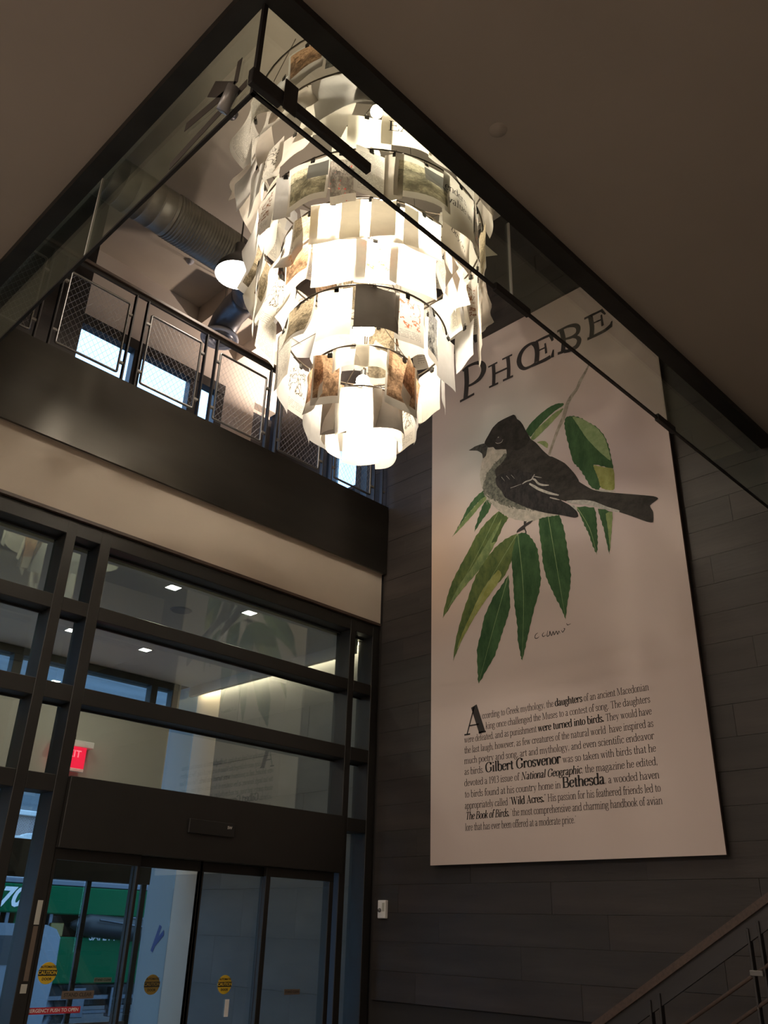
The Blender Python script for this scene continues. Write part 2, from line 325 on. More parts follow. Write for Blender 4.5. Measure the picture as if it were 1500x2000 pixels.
# spiral duct
D = empty('spiral_duct', (2.6, 7.42, 9.35), 'galvanised spiral air duct with a ribbed length, elbow and round diffuser', 'duct')
rr = .275; prof = []; x = -5.0
while x < .95:
    prof += [(rr, x), (rr, x+.135), (rr+.004, x+.14), (rr+.004, x+.15), (rr, x+.155)]; x += .16
MB().lathe(prof, (0,0,0), 40, 'x').build('rigid_duct', M['duct'], D, True)
prof = []; x = .95
while x < 1.85:
    prof += [(rr-.004, x), (rr+.012, x+.012), (rr+.012, x+.022), (rr-.004, x+.034)]; x += .04
MB().lathe(prof, (0,0,0), 40, 'x').build('flexible_duct', M['duct'], D, True)
pts = [(1.83,0,0),(2.0,.02,-.01),(2.2,.10,-.02),(2.38,.26,-.03),(2.5,.45,-.03)]
MB().tube(pts, [.285,.285,.27,.25,.22], 28).build('elbow', M['ductdark'], D, True)
BO = (5.24-2.6, 8.70-7.42, 9.15-9.35)
def arcp(p0, p1, p2, n=10): return [Vector(p0)*(1-t)**2 + Vector(p1)*2*t*(1-t) + Vector(p2)*t*t for t in [i/n for i in range(n+1)]]
pp = arcp((-.14,-.83,.17), (-.02,-.15,.35), (0,0,.05), 9)
rads = [.20 if i % 3 else .207 for i in range(10)]
MB().tube(pp, rads, 26).build('elbow', M['ductdark'], D, True, loc=BO)
MB().lathe([(.0,-.035),(.045,-.04),(.05,-.01),(.085,-.03),(.095,-.05),(.11,-.01),(.15,-.03),(.165,-.05),(.18,-.01),(.225,-.03),(.25,-.035),(.27,-.02),(.26,.01),(.19,.05),(.18,.08)], (0,0,0), 40).build('diffuser', M['diff'], D, True, loc=BO)
MB().tube([(0,0,.3),(0,0,1.02)], .006, 6).build('hanger_rod', M['rail'], D, loc=BO)
# pendant lamp
P = empty('pendant_lamp', (4.10, 6.63, 8.30), 'round high-bay pendant lamp glowing white under the elbow of the duct', 'pendant lamp')
MB().lathe([(.246,0),(.25,.02),(.23,.09),(.17,.18),(.10,.25),(.06,.33),(.06,.45),(.0,.50)], (0,0,0), 40).build('shade', M['ductdark'], P, True)
MB().lathe([(0,.02),(.244,.004)], (0,0,0), 40).build('lens', M['lamp'], P)
MB().tube([(0,0,.5),(0,0,1.87)], .010, 8).build('stem', M['raildark'], P)
area_lamp('pendant_lamp_light', (4.10, 6.63, 8.28), .45, 40, (1, .85, .68))

# gallery railing
R = empty('gallery_railing', (0, 6.93, ZG), 'gallery railing with wooden handrail, paired flat posts and diamond net panels', 'railing')
MB().bbox((-3, -.045, 1.105), (6.92, .035, 1.145), .006).build('handrail', M['wood'], R)
MB().bbox((-3, -.02, 1.065), (6.92, .01, 1.105), .003).build('rail_bar', M['raildark'], R)
pairs = [-.44, .47, 1.38, 2.29, 3.20, 4.09, 5.0, 5.87, 6.74]
pmh = None
for xc in pairs:
    for dx in (-.075, .065):
        if pmh is None: pmh = MB().bbox((-.008, -.03, 0), (.008, .02, 1.065), .002); o = pmh.build('post', M['raildark'], R, loc=(xc+dx, 0, 0)); pme = o.data
        else: linked('post', pme, (xc+dx, 0, 0), R)
        MB_ = (xc+dx)
def ring_pts(x0, x1, z0, z1, r=.018):
    out = []
    for cx, cz, a0 in ((x1-r, z1-r, 0), (x0+r, z1-r, 90), (x0+r, z0+r, 180), (x1-r, z0+r, 270)):
        for k in range(4): a = math.radians(a0+k*30); out.append((cx+r*math.cos(a), 0, cz+r*math.sin(a)))
    return out
panel_me = {}
for i in range(len(pairs)-1):
    x0 = pairs[i]+.13; x1 = pairs[i+1]-.13; wd = x1-x0; z0, z1 = .075, .93
    k = round(wd, 2)
    if k not in panel_me:
        rp_ = ring_pts(0, wd, z0, z1); fr = MB().tube(rp_+[rp_[0]], .013, 8, cap=False); o = fr.build('panel_frame', M['rail'], R, True, loc=(x0, 0, 0))
        nb = MB(); dxn, dzn = .062, .085; s_ = dzn/dxn; n_ = int((wd + (z1-z0)/s_)/dxn)+2
        for j in range(-int((z1-z0)/dzn)-2, n_+2):
            for sg in (1, -1):
                # line x = c + sg*(z)/s_
                cx = j*dxn if sg == 1 else j*dxn
                pts2 = []
                za, zb_ = z0, z1
                xa = cx + (0 if sg == 1 else (z1-z0)/s_); xb = cx + ((z1-z0)/s_ if sg == 1 else 0)
                # clip to 0..wd
                A, Bq = Vector((xa, 0, za)), Vector((xb, 0, zb_))
                t0, t1 = 0.0, 1.0; dX = Bq.x-A.x
                ta, tb = (0-A.x)/dX, (wd-A.x)/dX
                lo_, hi_ = min(ta, tb), max(ta, tb); t0 = max(t0, lo_); t1 = min(t1, hi_)
                if t1-t0 < .02: continue
                nb.tube([A.lerp(Bq, t0), A.lerp(Bq, t1)], .0013, 3, cap=False)
        nn = nb.build('cable_net', M['net'], o); nn['kind'] = 'stuff'
        panel_me[k] = (o.data, nn.data)
    else:
        a, b = panel_me[k]; o = linked('panel_frame', a, (x0, 0, 0), R); nn = linked('cable_net', b, (0,0,0), o); nn['kind'] = 'stuff'
clipm = None
for xc in pairs:
    for dx in (-.105, .095):
        for z in (.20, .80):
            if clipm is None: o = MB().bbox((-.028, -.016, -.014), (.028, .016, .014), .003).build('clamp', M['net'], R, loc=(xc+dx, 0, z)); clipm = o.data
            else: linked('clamp', clipm, (xc+dx, 0, z), R)

# ------------------------------------------------------------------ glass curtain hanging below the opening
GC = empty('glass_curtain', (XA, YA, 4.97), 'clear glass smoke curtain hanging from the edge of the ceiling opening', 'glass screen')
def gpane(x0, x1, y0, y1): return rel(MB().box((x0, y0, 4.97), (x1, y1, 5.60)).build('pane', M['baffle']), GC)
gpane(XA+.012, 3.262, YA+.0, YA+.01); gpane(3.268, 5.095, YA, YA+.01); gpane(5.10, 6.915, YA, YA+.01)
gpane(XA, XA+.01, YA+.005, 3.812); gpane(XA, XA+.01, 3.818, 5.35); gpane(XA, XA+.01, 5.356, 6.88)
e1 = MB(); e1.box((XA-.004, YA-.004, 4.955), (6.915, YA+.014, 4.97)); rel(e1.build('edge_channel', M['steel']), GC)
e1 = MB(); e1.box((XA-.004, YA+.014, 4.955), (XA+.014, 6.88, 4.97)); rel(e1.build('edge_channel', M['steel']), GC)
for (x, y) in ((3.265, YA+.005), (XA+.005, 3.815)): rel(MB().box((x-.005, y-.007, 4.972), (x+.005, y+.007, 5.565)).build('seam', M['seam']), GC)
rel(MB().box((XA-.006, YA-.006, 4.955), (XA+.016, YA+.016, 5.60)).build('corner_post', M['steel']), GC)
for a, b in ((3.10, 3.43), (4.95, 5.20)): rel(MB().bbox((a, YA-.012, 4.945), (b, YA+.022, 4.995), .003).build('clamp', M['steel']), GC)
# black bracket left on the corner
K = empty('corner_bracket', (XA, YA, 4.98), 'thick black bar and plate clamped on the glass corner below the opening', 'bracket')
rel(MB().bbox((1.33, YA-.05, 4.99), (2.06, YA-.014, 5.045), .004).build('bar', M['steel']), K)
rel(MB().bbox((1.50, YA-.06, 4.93), (1.575, YA-.052, 5.12), .002).build('plate', M['steel']), K)
rel(MB().bbox((1.33, YA-.05, 4.95), (1.50, YA-.016, 5.00), .004).build('bar', M['steel']), K)
kk = MB().tube([(1.34, 2.47, 4.96), (1.34, 2.40, 5.06)], .03, 12); rel(kk.build('hanging_knob', M['net'], smooth=True), K)
def strip(p0, p1, wd):    # dark reflection drawn as a strip on the left glass, in the plane x = XA
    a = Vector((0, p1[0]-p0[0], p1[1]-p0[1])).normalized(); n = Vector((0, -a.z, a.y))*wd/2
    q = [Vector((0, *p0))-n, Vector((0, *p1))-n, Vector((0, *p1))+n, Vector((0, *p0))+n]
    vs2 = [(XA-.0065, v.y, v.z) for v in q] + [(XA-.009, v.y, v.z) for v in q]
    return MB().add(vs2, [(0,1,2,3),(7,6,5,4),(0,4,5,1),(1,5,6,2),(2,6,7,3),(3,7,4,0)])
M['tape'] = mat('brown_reflection', (.055,.045,.036), .7)  # colour of the bracket's reflections, painted on the glass as strips
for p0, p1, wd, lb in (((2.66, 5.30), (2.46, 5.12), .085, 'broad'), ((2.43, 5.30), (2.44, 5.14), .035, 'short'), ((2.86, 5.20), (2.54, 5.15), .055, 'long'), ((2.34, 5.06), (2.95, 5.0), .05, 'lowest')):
    o = strip(p0, p1, wd).build('tape_or_reflection_strip', M['tape']); tag(o, {'broad': 'broad brown painted reflection on the left glass, highest of the strips by the corner', 'short': 'short narrow painted reflection standing beside the glass corner', 'long': 'long slanting painted reflection pointing left on the glass by the corner', 'lowest': 'dark painted reflection lying along the bottom edge of the left glass'}[lb], 'tape', 'painted reflections on the glass corner')
LEAF = {'a':[(1.936,6.669),(2.011,6.663),(2.111,6.595),(2.207,6.497),(2.3,6.396),(2.376,6.253),(2.409,6.119),(2.423,5.995),(2.432,5.865),(2.334,5.92),(2.222,5.987),(2.256,5.821),(2.277,5.727),(2.243,5.68),(2.161,5.757),(2.103,5.896),(2.042,6.018),(1.987,6.099),(1.957,6.254),(1.929,6.433),(1.912,6.578)],'a_light':[(2.217,5.981),(2.334,5.914),(2.436,5.853),(2.424,5.637),(2.347,5.65),(2.275,5.708),(2.256,5.821),(2.231,5.909)],'a_patch':[(2.02,6.646),(2.15,6.557),(2.29,6.4),(2.367,6.257),(2.397,6.124),(2.412,5.96),(2.285,6.127),(2.161,6.329),(2.079,6.509)],'b':[(1.413,6.718),(1.486,6.788),(1.605,6.849),(1.743,6.89),(1.843,6.89),(1.922,6.86),(1.916,6.832),(1.804,6.808),(1.666,6.746),(1.548,6.673),(1.476,6.615),(1.438,6.67)],'b_light':[(1.475,6.593),(1.56,6.68),(1.688,6.736),(1.803,6.787),(1.918,6.798),(1.87,6.747),(1.728,6.665),(1.6,6.598),(1.514,6.56)],'bud':[(1.557,6.513),(1.606,6.509),(1.66,6.487),(1.695,6.437),(1.683,6.392),(1.65,6.42),(1.614,6.462)],'c':[(0.798,6.179),(0.673,6.127),(0.561,6.029),(0.47,5.896),(0.39,5.806),(0.462,5.866),(0.552,5.945),(0.64,6.003),(0.741,6.068),(0.827,6.097)],'c_light':[(0.827,6.097),(0.741,6.068),(0.64,6.003),(0.552,5.945),(0.462,5.866),(0.329,5.738),(0.5,5.833),(0.638,5.918),(0.739,5.993),(0.843,6.055)],'d':[(0.838,6.046),(0.775,5.981),(0.711,5.852),(0.653,5.705),(0.758,5.805),(0.857,5.886),(0.913,5.982),(0.875,6.055)],'e':[(1.004,5.851),(0.83,5.772),(0.681,5.65),(0.581,5.513),(0.455,5.362),(0.329,5.19),(0.253,5.026),(0.19,4.8),(0.352,4.962),(0.524,5.1),(0.695,5.216),(0.841,5.358),(0.963,5.505),(1.061,5.659),(1.133,5.729),(1.067,5.791)],'e_light':[(1.042,5.747),(0.92,5.62),(0.773,5.458),(0.625,5.295),(0.427,5.124),(0.252,4.885),(0.352,4.962),(0.524,5.1),(0.695,5.216),(0.841,5.358),(0.951,5.498),(0.892,5.505),(0.991,5.64)],'f':[(1.241,5.507),(1.077,5.491),(0.937,5.431),(0.792,5.311),(0.67,5.182),(0.571,4.989),(0.471,4.776),(0.384,4.544),(0.333,4.288),(0.443,4.474),(0.587,4.654),(0.755,4.827),(0.921,4.981),(1.06,5.081),(1.144,5.214),(1.207,5.354)],'f_light':[(0.973,5.162),(0.831,5.062),(0.711,4.935),(0.589,4.75),(0.468,4.565),(0.382,4.392),(0.467,4.498),(0.611,4.677),(0.779,4.851),(0.944,4.994),(1.016,5.092)],'g':[(1.104,5.069),(1.011,4.977),(0.894,4.871),(0.774,4.689),(0.724,4.53),(0.661,4.338),(0.667,4.099),(0.675,3.981),(0.779,4.098),(0.894,4.238),(0.966,4.388),(1.037,4.538),(1.11,4.707),(1.108,4.896)],'h':[(1.247,5.501),(1.186,5.38),(1.152,5.231),(1.159,5.055),(1.162,4.882),(1.165,4.713),(1.188,4.523),(1.19,4.342),(1.214,4.178),(1.232,4.122),(1.28,4.253),(1.33,4.403),(1.393,4.587),(1.477,4.786),(1.507,4.927),(1.497,5.098),(1.485,5.255),(1.428,5.388),(1.347,5.487)],'i':[(1.528,5.613),(1.518,5.439),(1.538,5.258),(1.539,5.106),(1.57,4.929),(1.622,4.787),(1.683,4.646),(1.742,4.508),(1.766,4.433),(1.793,4.584),(1.838,4.733),(1.859,4.872),(1.852,5.038),(1.837,5.229),(1.811,5.427),(1.769,5.566),(1.636,5.623)],'j':[(1.986,5.583),(2.018,5.477),(2.056,5.351),(2.096,5.246),(2.132,5.106),(2.167,5.005),(2.186,5.127),(2.194,5.253),(2.196,5.383),(2.179,5.511)],'k':[(2.225,5.486),(2.243,5.368),(2.268,5.231),(2.284,5.098),(2.302,4.967),(2.329,5.121),(2.356,5.259),(2.375,5.396)],'k_light':[(2.304,5.404),(2.31,5.273),(2.311,5.09),(2.311,5.001),(2.333,5.12),(2.358,5.258),(2.377,5.396)]}
BIRD = {'body_light':[(0.854,6.655),(0.897,6.703),(0.962,6.683),(0.995,6.638),(1.127,6.594),(1.185,6.474),(1.176,6.268),(1.076,6.047),(1.267,5.842),(1.624,5.633),(1.771,5.562),(1.691,5.573),(1.57,5.593),(1.487,5.588),(1.362,5.614),(1.173,5.709),(1.044,5.815),(0.958,5.913),(0.881,6.02),(0.814,6.126),(0.784,6.209),(0.766,6.3),(0.753,6.39),(0.77,6.469),(0.788,6.56),(0.806,6.594)],'flank':[(1.119,6.542),(1.072,6.512),(1.001,6.475),(0.923,6.429),(0.863,6.377),(0.821,6.291),(0.791,6.212),(0.826,6.117),(0.881,6.025),(0.927,6.02),(0.993,5.957),(1.092,5.889),(1.2,5.819),(1.328,5.768),(1.473,5.696),(1.494,6.053),(1.296,6.432)],'upper':[(0.846,6.811),(0.902,6.877),(0.959,6.943),(1.044,6.986),(1.138,6.996),(1.255,6.996),(1.286,6.972),(1.308,6.918),(1.346,6.875),(1.382,6.811),(1.422,6.709),(1.471,6.594),(1.542,6.513),(1.621,6.39),(1.699,6.288),(1.778,6.228),(1.884,6.129),(1.956,6.024),(2.0,5.95),(2.032,5.862),(2.085,5.805),(2.178,5.717),(2.289,5.655),(2.418,5.595),(2.631,5.504),(2.819,5.422),(2.864,5.381),(2.774,5.338),(2.797,5.264),(2.785,5.161),(2.721,5.185),(2.572,5.291),(2.399,5.407),(2.145,5.573),(1.891,5.673),(1.803,5.722),(1.485,5.907),(1.189,6.059),(1.082,6.198),(0.994,6.272),(0.974,6.384),(1.069,6.433),(1.14,6.491),(1.143,6.564),(1.127,6.594),(0.995,6.638),(0.962,6.683),(0.897,6.703),(0.868,6.72),(0.833,6.772)],'cap':[(0.846,6.811),(0.902,6.877),(0.959,6.943),(1.044,6.986),(1.138,6.996),(1.255,6.996),(1.286,6.972),(1.308,6.918),(1.346,6.875),(1.382,6.811),(1.422,6.709),(1.471,6.594),(1.412,6.533),(1.3,6.514),(1.144,6.583),(0.996,6.645),(0.962,6.689),(0.897,6.709),(0.833,6.761)],'beak':[(0.604,6.778),(0.65,6.788),(0.7,6.797),(0.827,6.785),(0.88,6.721),(0.866,6.661),(0.852,6.612),(0.81,6.59),(0.796,6.66),(0.729,6.725)],'wing':[(0.982,6.276),(1.086,6.301),(1.222,6.293),(1.352,6.225),(1.478,6.158),(1.601,6.074),(1.698,5.961),(1.789,5.803),(1.803,5.722),(1.905,5.631),(1.985,5.531),(1.997,5.472),(1.951,5.471),(1.819,5.539),(1.634,5.623),(1.474,5.713),(1.319,5.815),(1.182,5.92),(1.096,5.994),(1.055,6.084),(0.99,6.179)],'scapular':[(1.468,6.162),(1.563,6.148),(1.663,6.062),(1.776,5.913),(1.847,5.774),(1.822,5.715),(1.769,5.81),(1.675,5.939),(1.578,6.043)],'farwing':[(1.719,6.271),(1.778,6.228),(1.884,6.129),(1.956,6.024),(2.0,5.95),(2.037,5.86),(1.966,5.895),(1.863,5.99),(1.79,6.104)],'undertail':[(1.872,5.69),(2.071,5.633),(2.185,5.579),(2.329,5.471),(2.453,5.39),(2.433,5.377),(2.254,5.481),(2.067,5.584),(1.929,5.637)],'undertail2':[(1.915,5.632),(1.962,5.603),(1.99,5.529),(1.958,5.558)],'tailedge':[(2.187,5.709),(2.291,5.67),(2.42,5.614),(2.428,5.6),(2.289,5.651)],'eye':[(1.09,6.725),(1.086,6.712),(1.076,6.703),(1.061,6.7),(1.045,6.704),(1.028,6.714),(1.014,6.728),(1.005,6.744),(1.002,6.76),(1.006,6.774),(1.016,6.782),(1.031,6.785),(1.048,6.781),(1.064,6.771),(1.078,6.757),(1.087,6.741)],'foot':[(1.451,5.599),(1.383,5.6),(1.296,5.573),(1.243,5.546),(1.234,5.518),(1.294,5.526),(1.336,5.526),(1.352,5.465),(1.362,5.491),(1.345,5.552),(1.407,5.571)],'shank':[(1.337,5.643),(1.374,5.631),(1.361,5.597),(1.329,5.587)]}
STROKES = [([(1.338,6.072),(1.388,6.085),(1.452,6.082),(1.481,6.107),(1.504,6.134)],0.016,'w'),([(1.178,6.077),(1.256,6.076),(1.327,6.076)],0.006,'w'),([(1.464,6.095),(1.505,6.064),(1.544,6.005),(1.604,5.966),(1.675,5.939)],0.022,'w'),([(1.429,6.045),(1.49,5.989),(1.55,5.934),(1.669,5.849),(1.787,5.782)],0.028,'w'),([(1.676,5.793),(1.735,5.759),(1.795,5.724)],0.014,'w'),([(1.497,6.111),(1.538,6.087),(1.589,6.06)],0.01,'w'),([(0.996,6.73),(1.021,6.709),(1.056,6.7),(1.086,6.705),(1.102,6.731)],0.006,'w'),([(1.03,6.782),(1.048,6.785)],0.01,'w'),([(1.888,5.667),(1.974,5.629),(2.066,5.578)],0.014,'w'),([(1.13,6.249),(1.172,6.187)],0.004,'w'),([(1.197,6.235),(1.239,6.174)],0.004,'w'),([(1.062,6.258),(1.105,6.19)],0.004,'w')]
TWIG = [(2.291,7.226),(2.225,7.136),(2.153,7.05),(2.102,6.968),(2.024,6.899),(1.968,6.827),(1.904,6.677),(1.834,6.572),(1.785,6.479),(1.737,6.385),(1.698,6.299)]
SIGN = [[(1.435,4.367),(1.406,4.352),(1.398,4.321),(1.424,4.313),(1.449,4.325)],[(1.508,4.357),(1.486,4.335),(1.499,4.315),(1.53,4.326)],[(1.553,4.365),(1.541,4.31),(1.57,4.318),(1.576,4.355),(1.593,4.304),(1.615,4.343),(1.625,4.306),(1.651,4.339),(1.664,4.302),(1.68,4.333),(1.692,4.306)],[(1.71,4.337),(1.723,4.312),(1.749,4.341),(1.734,4.349)],[(1.773,4.393),(1.783,4.373),(1.822,4.379)]]
TITLE = [([(0.579,7.958),(0.585,7.747),(0.563,7.536)],[0.055,0.055,0.055]),([(0.474,7.521),(0.699,7.534)],[0.026,0.026]),([(0.523,7.95),(0.607,7.979),(0.727,7.97),(0.811,7.932),(0.851,7.861),(0.843,7.78),(0.784,7.714),(0.693,7.688),(0.602,7.688)],[0.026,0.029,0.035,0.048,0.061,0.061,0.048,0.032,0.023]),([(1.0,7.806),(1.002,7.67),(0.994,7.533)],[0.039,0.039,0.039]),([(0.921,7.817),(1.061,7.819)],[0.019,0.019]),([(0.925,7.523),(1.062,7.522)],[0.021,0.021]),([(1.216,7.818),(1.222,7.665),(1.212,7.522)],[0.04,0.04,0.04]),([(1.133,7.826),(1.281,7.823)],[0.019,0.019]),([(1.131,7.524),(1.279,7.52)],[0.023,0.023]),([(0.999,7.675),(1.215,7.669)],[0.021,0.021]),([(1.617,7.83),(1.544,7.846),(1.461,7.83),(1.4,7.777),(1.371,7.692),(1.391,7.603),(1.446,7.544),(1.527,7.535),(1.6,7.548)],[0.023,0.029,0.039,0.048,0.052,0.045,0.032,0.026,0.026]),([(1.561,7.843),(1.602,7.775),(1.612,7.671),(1.593,7.559)],[0.023,0.026,0.026,0.023]),([(1.622,7.831),(1.633,7.694),(1.618,7.555)],[0.042,0.042,0.042]),([(1.617,7.837),(1.722,7.837),(1.83,7.83)],[0.023,0.026,0.029]),([(1.821,7.835),(1.846,7.736)],[0.039,0.023]),([(1.641,7.698),(1.748,7.693)],[0.016,0.016]),([(1.741,7.754),(1.747,7.609)],[0.016,0.023]),([(1.543,7.535),(1.703,7.53),(1.801,7.537)],[0.029,0.035,0.039]),([(1.845,7.612),(1.821,7.516)],[0.013,0.039]),([(1.966,7.825),(1.986,7.676),(1.968,7.534)],[0.045,0.045,0.045]),([(1.912,7.829),(2.013,7.832)],[0.023,0.023]),([(1.897,7.53),(2.012,7.516)],[0.027,0.027]),([(1.974,7.828),(2.051,7.828),(2.14,7.797),(2.181,7.743),(2.168,7.678),(2.099,7.658),(2.001,7.677)],[0.023,0.026,0.039,0.045,0.042,0.029,0.019]),([(2.099,7.658),(2.156,7.623),(2.181,7.568),(2.147,7.507),(2.071,7.498),(1.981,7.511)],[0.019,0.032,0.045,0.048,0.039,0.026]),([(2.343,7.808),(2.352,7.66),(2.333,7.536)],[0.045,0.045,0.045]),([(2.267,7.818),(2.396,7.819)],[0.023,0.023]),([(2.344,7.816),(2.482,7.815)],[0.023,0.023]),([(2.478,7.827),(2.526,7.74)],[0.029,0.016]),([(2.282,7.532),(2.376,7.529)],[0.027,0.027]),([(2.363,7.702),(2.474,7.697)],[0.016,0.016]),([(2.477,7.759),(2.48,7.608)],[0.016,0.023]),([(2.369,7.53),(2.499,7.535),(2.575,7.56)],[0.029,0.032,0.039]),([(2.594,7.612),(2.568,7.542)],[0.013,0.035])]
# ================================================================== banner print
XB = 6.86
BN = empty('bird_banner', (XB, 4.6, 2.26), 'tall white banner printed with a dark bird on a leafy twig and text', 'banner')
def bp(u, v, lay): return (XB - .0006 - lay*.0005, 6.13-u, v)
# banner paper: printed bluish halo, with mauve towards the right and orange at the left
m = bpy.data.materials.new('banner_paper'); m.use_nodes = True; N, L = nt(m); b = N['Principled BSDF']; b.inputs['Roughness'].default_value = .75; b.inputs['Specular IOR Level'].default_value = .15
tc = N.new('ShaderNodeTexCoord')
def blob(cy, cz, ry, rz, col, prev, amt):
    mp = N.new('ShaderNodeMapping'); mp.inputs['Location'].default_value = (0, -cy/ry, -cz/rz); mp.inputs['Scale'].default_value = (0, 1/ry, 1/rz); L.new(tc.outputs['Object'], mp.inputs[0])
    g = N.new('ShaderNodeTexGradient'); g.gradient_type = 'SPHERICAL'; L.new(mp.outputs[0], g.inputs[0])
    mu = N.new('ShaderNodeMath'); mu.operation = 'MULTIPLY'; mu.inputs[1].default_value = amt; L.new(g.outputs[0], mu.inputs[0])
    x = N.new('ShaderNodeMix'); x.data_type = 'RGBA'; L.new(mu.outputs[0], x.inputs[0])
    if isinstance(prev, tuple): x.inputs[6].default_value = (*prev, 1)
    else: L.new(prev, x.inputs[6])
    x.inputs[7].default_value = (*col, 1); return x.outputs[2]
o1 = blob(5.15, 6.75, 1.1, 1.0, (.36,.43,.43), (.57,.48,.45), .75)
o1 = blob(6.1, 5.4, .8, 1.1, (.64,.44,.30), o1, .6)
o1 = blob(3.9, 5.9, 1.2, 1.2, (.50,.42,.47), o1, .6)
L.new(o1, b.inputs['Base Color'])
M['banner'] = m; M['edge'] = mat('banner_edge', (.10,.07,.06), .7)
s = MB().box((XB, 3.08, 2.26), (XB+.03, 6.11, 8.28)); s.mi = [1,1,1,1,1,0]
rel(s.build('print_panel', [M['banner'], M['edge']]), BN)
s = MB()
for y in (3.3, 4.6, 5.9):
    for z in (2.6, 5.2, 7.9): s.box((XB+.03, y-.04, z-.04), (XW-.0005, y+.04, z+.04))
rel(s.build('wall_spacer', M['steel']), BN)
def pmat(name, c1, c2, scale=8, stretch=(1,1,1)):
    mm = mat(name, c1, .8, spec=.12); N, L = nt(mm); bb = N['Principled BSDF']
    tc = N.new('ShaderNodeTexCoord'); mp = N.new('ShaderNodeMapping'); mp.inputs['Scale'].default_value = stretch; L.new(tc.outputs['Object'], mp.inputs[0])
    t = N.new('ShaderNodeTexNoise'); t.inputs['Scale'].default_value = scale; t.inputs['Detail'].default_value = 8; t.inputs['Roughness'].default_value = .7; L.new(mp.outputs[0], t.inputs[0])
    r = N.new('ShaderNodeValToRGB'); r.color_ramp.elements[0].position = .38; r.color_ramp.elements[1].position = .62
    r.color_ramp.elements[0].color = (*c1, 1); r.color_ramp.elements[1].color = (*c2, 1); L.new(t.outputs[0], r.inputs[0]); L.new(r.outputs[0], bb.inputs['Base Color']); return mm
P_ = {
 'leaf': pmat('print_leaf', (.028,.070,.030), (.060,.125,.055), 7, (1,1,.5)), 'leaf2': pmat('print_leaf_olive', (.055,.095,.035), (.13,.17,.06), 7, (1,1,.5)),
 'light': pmat('print_leaf_light', (.12,.18,.08), (.24,.30,.13), 9, (1,1,.6)), 'yel': pmat('print_leaf_yellow', (.22,.24,.07), (.34,.36,.14), 8),
 'vein': pmat('print_vein', (.18,.26,.12), (.26,.34,.18), 12),
 'dark': pmat('print_bird_dark', (.026,.025,.024), (.050,.046,.043), 9, (1,1,1.4)), 'cap': pmat('print_bird_cap', (.018,.017,.016), (.034,.031,.029), 8),
 'wing': pmat('print_wing', (.018,.018,.020), (.040,.037,.038), 10, (1,2,1)), 'flank': pmat('print_flank', (.06,.07,.06), (.20,.20,.17), 22),
 'belly': pmat('print_belly', (.32,.31,.27), (.50,.46,.41), 14), 'white': pmat('print_wing_bar', (.30,.30,.28), (.50,.48,.45), 20), 'beak': pmat('print_beak', (.03,.032,.032), (.09,.09,.085), 10),
 'twig': pmat('print_twig', (.22,.20,.16), (.42,.38,.33), 14), 'ink': mat('print_ink', (.022,.018,.018), .8), 'body': mat('print_text', (.055,.045,.045), .8)}
def poly(name, pts, lay, mk, jag=0, par=None):
    q = []
    n = len(pts)
    for i in range(n):
        p0, p1, p2, p3 = [Vector(pts[(i+k-1) % n]) for k in range(4)]
        for k in range(4):
            t = k/4; v = .5*((2*p1)+(-p0+p2)*t+(2*p0-5*p1+4*p2-p3)*t*t+(-p0+3*p1-3*p2+p3)*t**3)
            v = p1.lerp(p2, t)*.45 + v*.55
            if jag:
                d = (p2-p1); nn_ = Vector((-d.y, d.x)).normalized() if d.length > 1e-6 else Vector((0,0)); v = v + nn_*jag*((k % 2)*2-1)*random.uniform(.2, 1)
            q.append((v.x, v.y))
    r_ = mgeo.delaunay_2d_cdt([Vector(p) for p in q], [], [list(range(len(q)))], 1, 1e-5)
    me = bpy.data.meshes.new(name); me.from_pydata([bp(v.x, v.y, lay) for v in r_[0]], [], [tuple(f) for f in r_[2]]); me.materials.append(P_[mk]); o = bpy.data.objects.new(name, me); COL.objects.link(o); return rel(o, par or BN)
def ribbon(mb, pts, ws, lay, cap=True):
    P = [Vector(p) for p in pts]; n = len(P); ws = ws if isinstance(ws, (list, tuple)) else [ws]*n
    Q = []; W2_ = []
    for i in range(n-1):
        p0, p1, p2, p3 = P[max(i-1,0)], P[i], P[i+1], P[min(i+2,n-1)]
        K_ = 4 if n > 2 else 1
        for k in range(K_):
            t = k/K_; Q.append(.5*((2*p1)+(-p0+p2)*t+(2*p0-5*p1+4*p2-p3)*t*t+(-p0+3*p1-3*p2+p3)*t**3)); W2_.append(ws[i]*(1-t)+ws[i+1]*t)
    Q.append(P[-1]); W2_.append(ws[-1]); vs = []
    for i, p in enumerate(Q):
        d = (Q[min(i+1, len(Q)-1)]-Q[max(i-1, 0)]).normalized(); nn_ = Vector((-d.y, d.x))*W2_[i]/2
        vs += [bp(*(p-nn_), lay), bp(*(p+nn_), lay)]
    mb.add(vs, [(2*i, 2*i+1, 2*i+3, 2*i+2) for i in range(len(Q)-1)])
s = MB(); ribbon(s, TWIG, [.012,.03,.045,.04,.05,.05,.05,.042,.036,.034,.034,.034][:len(TWIG)] + [.034]*max(0, len(TWIG)-12), 1); rel(s.build('printed_twig', P_['twig']), BN)
lc = dict(a='leaf', b='leaf', bud='light', c='leaf', d='leaf', e='leaf2', f='leaf2', g='leaf', h='leaf', i='leaf', j='leaf', k='leaf')
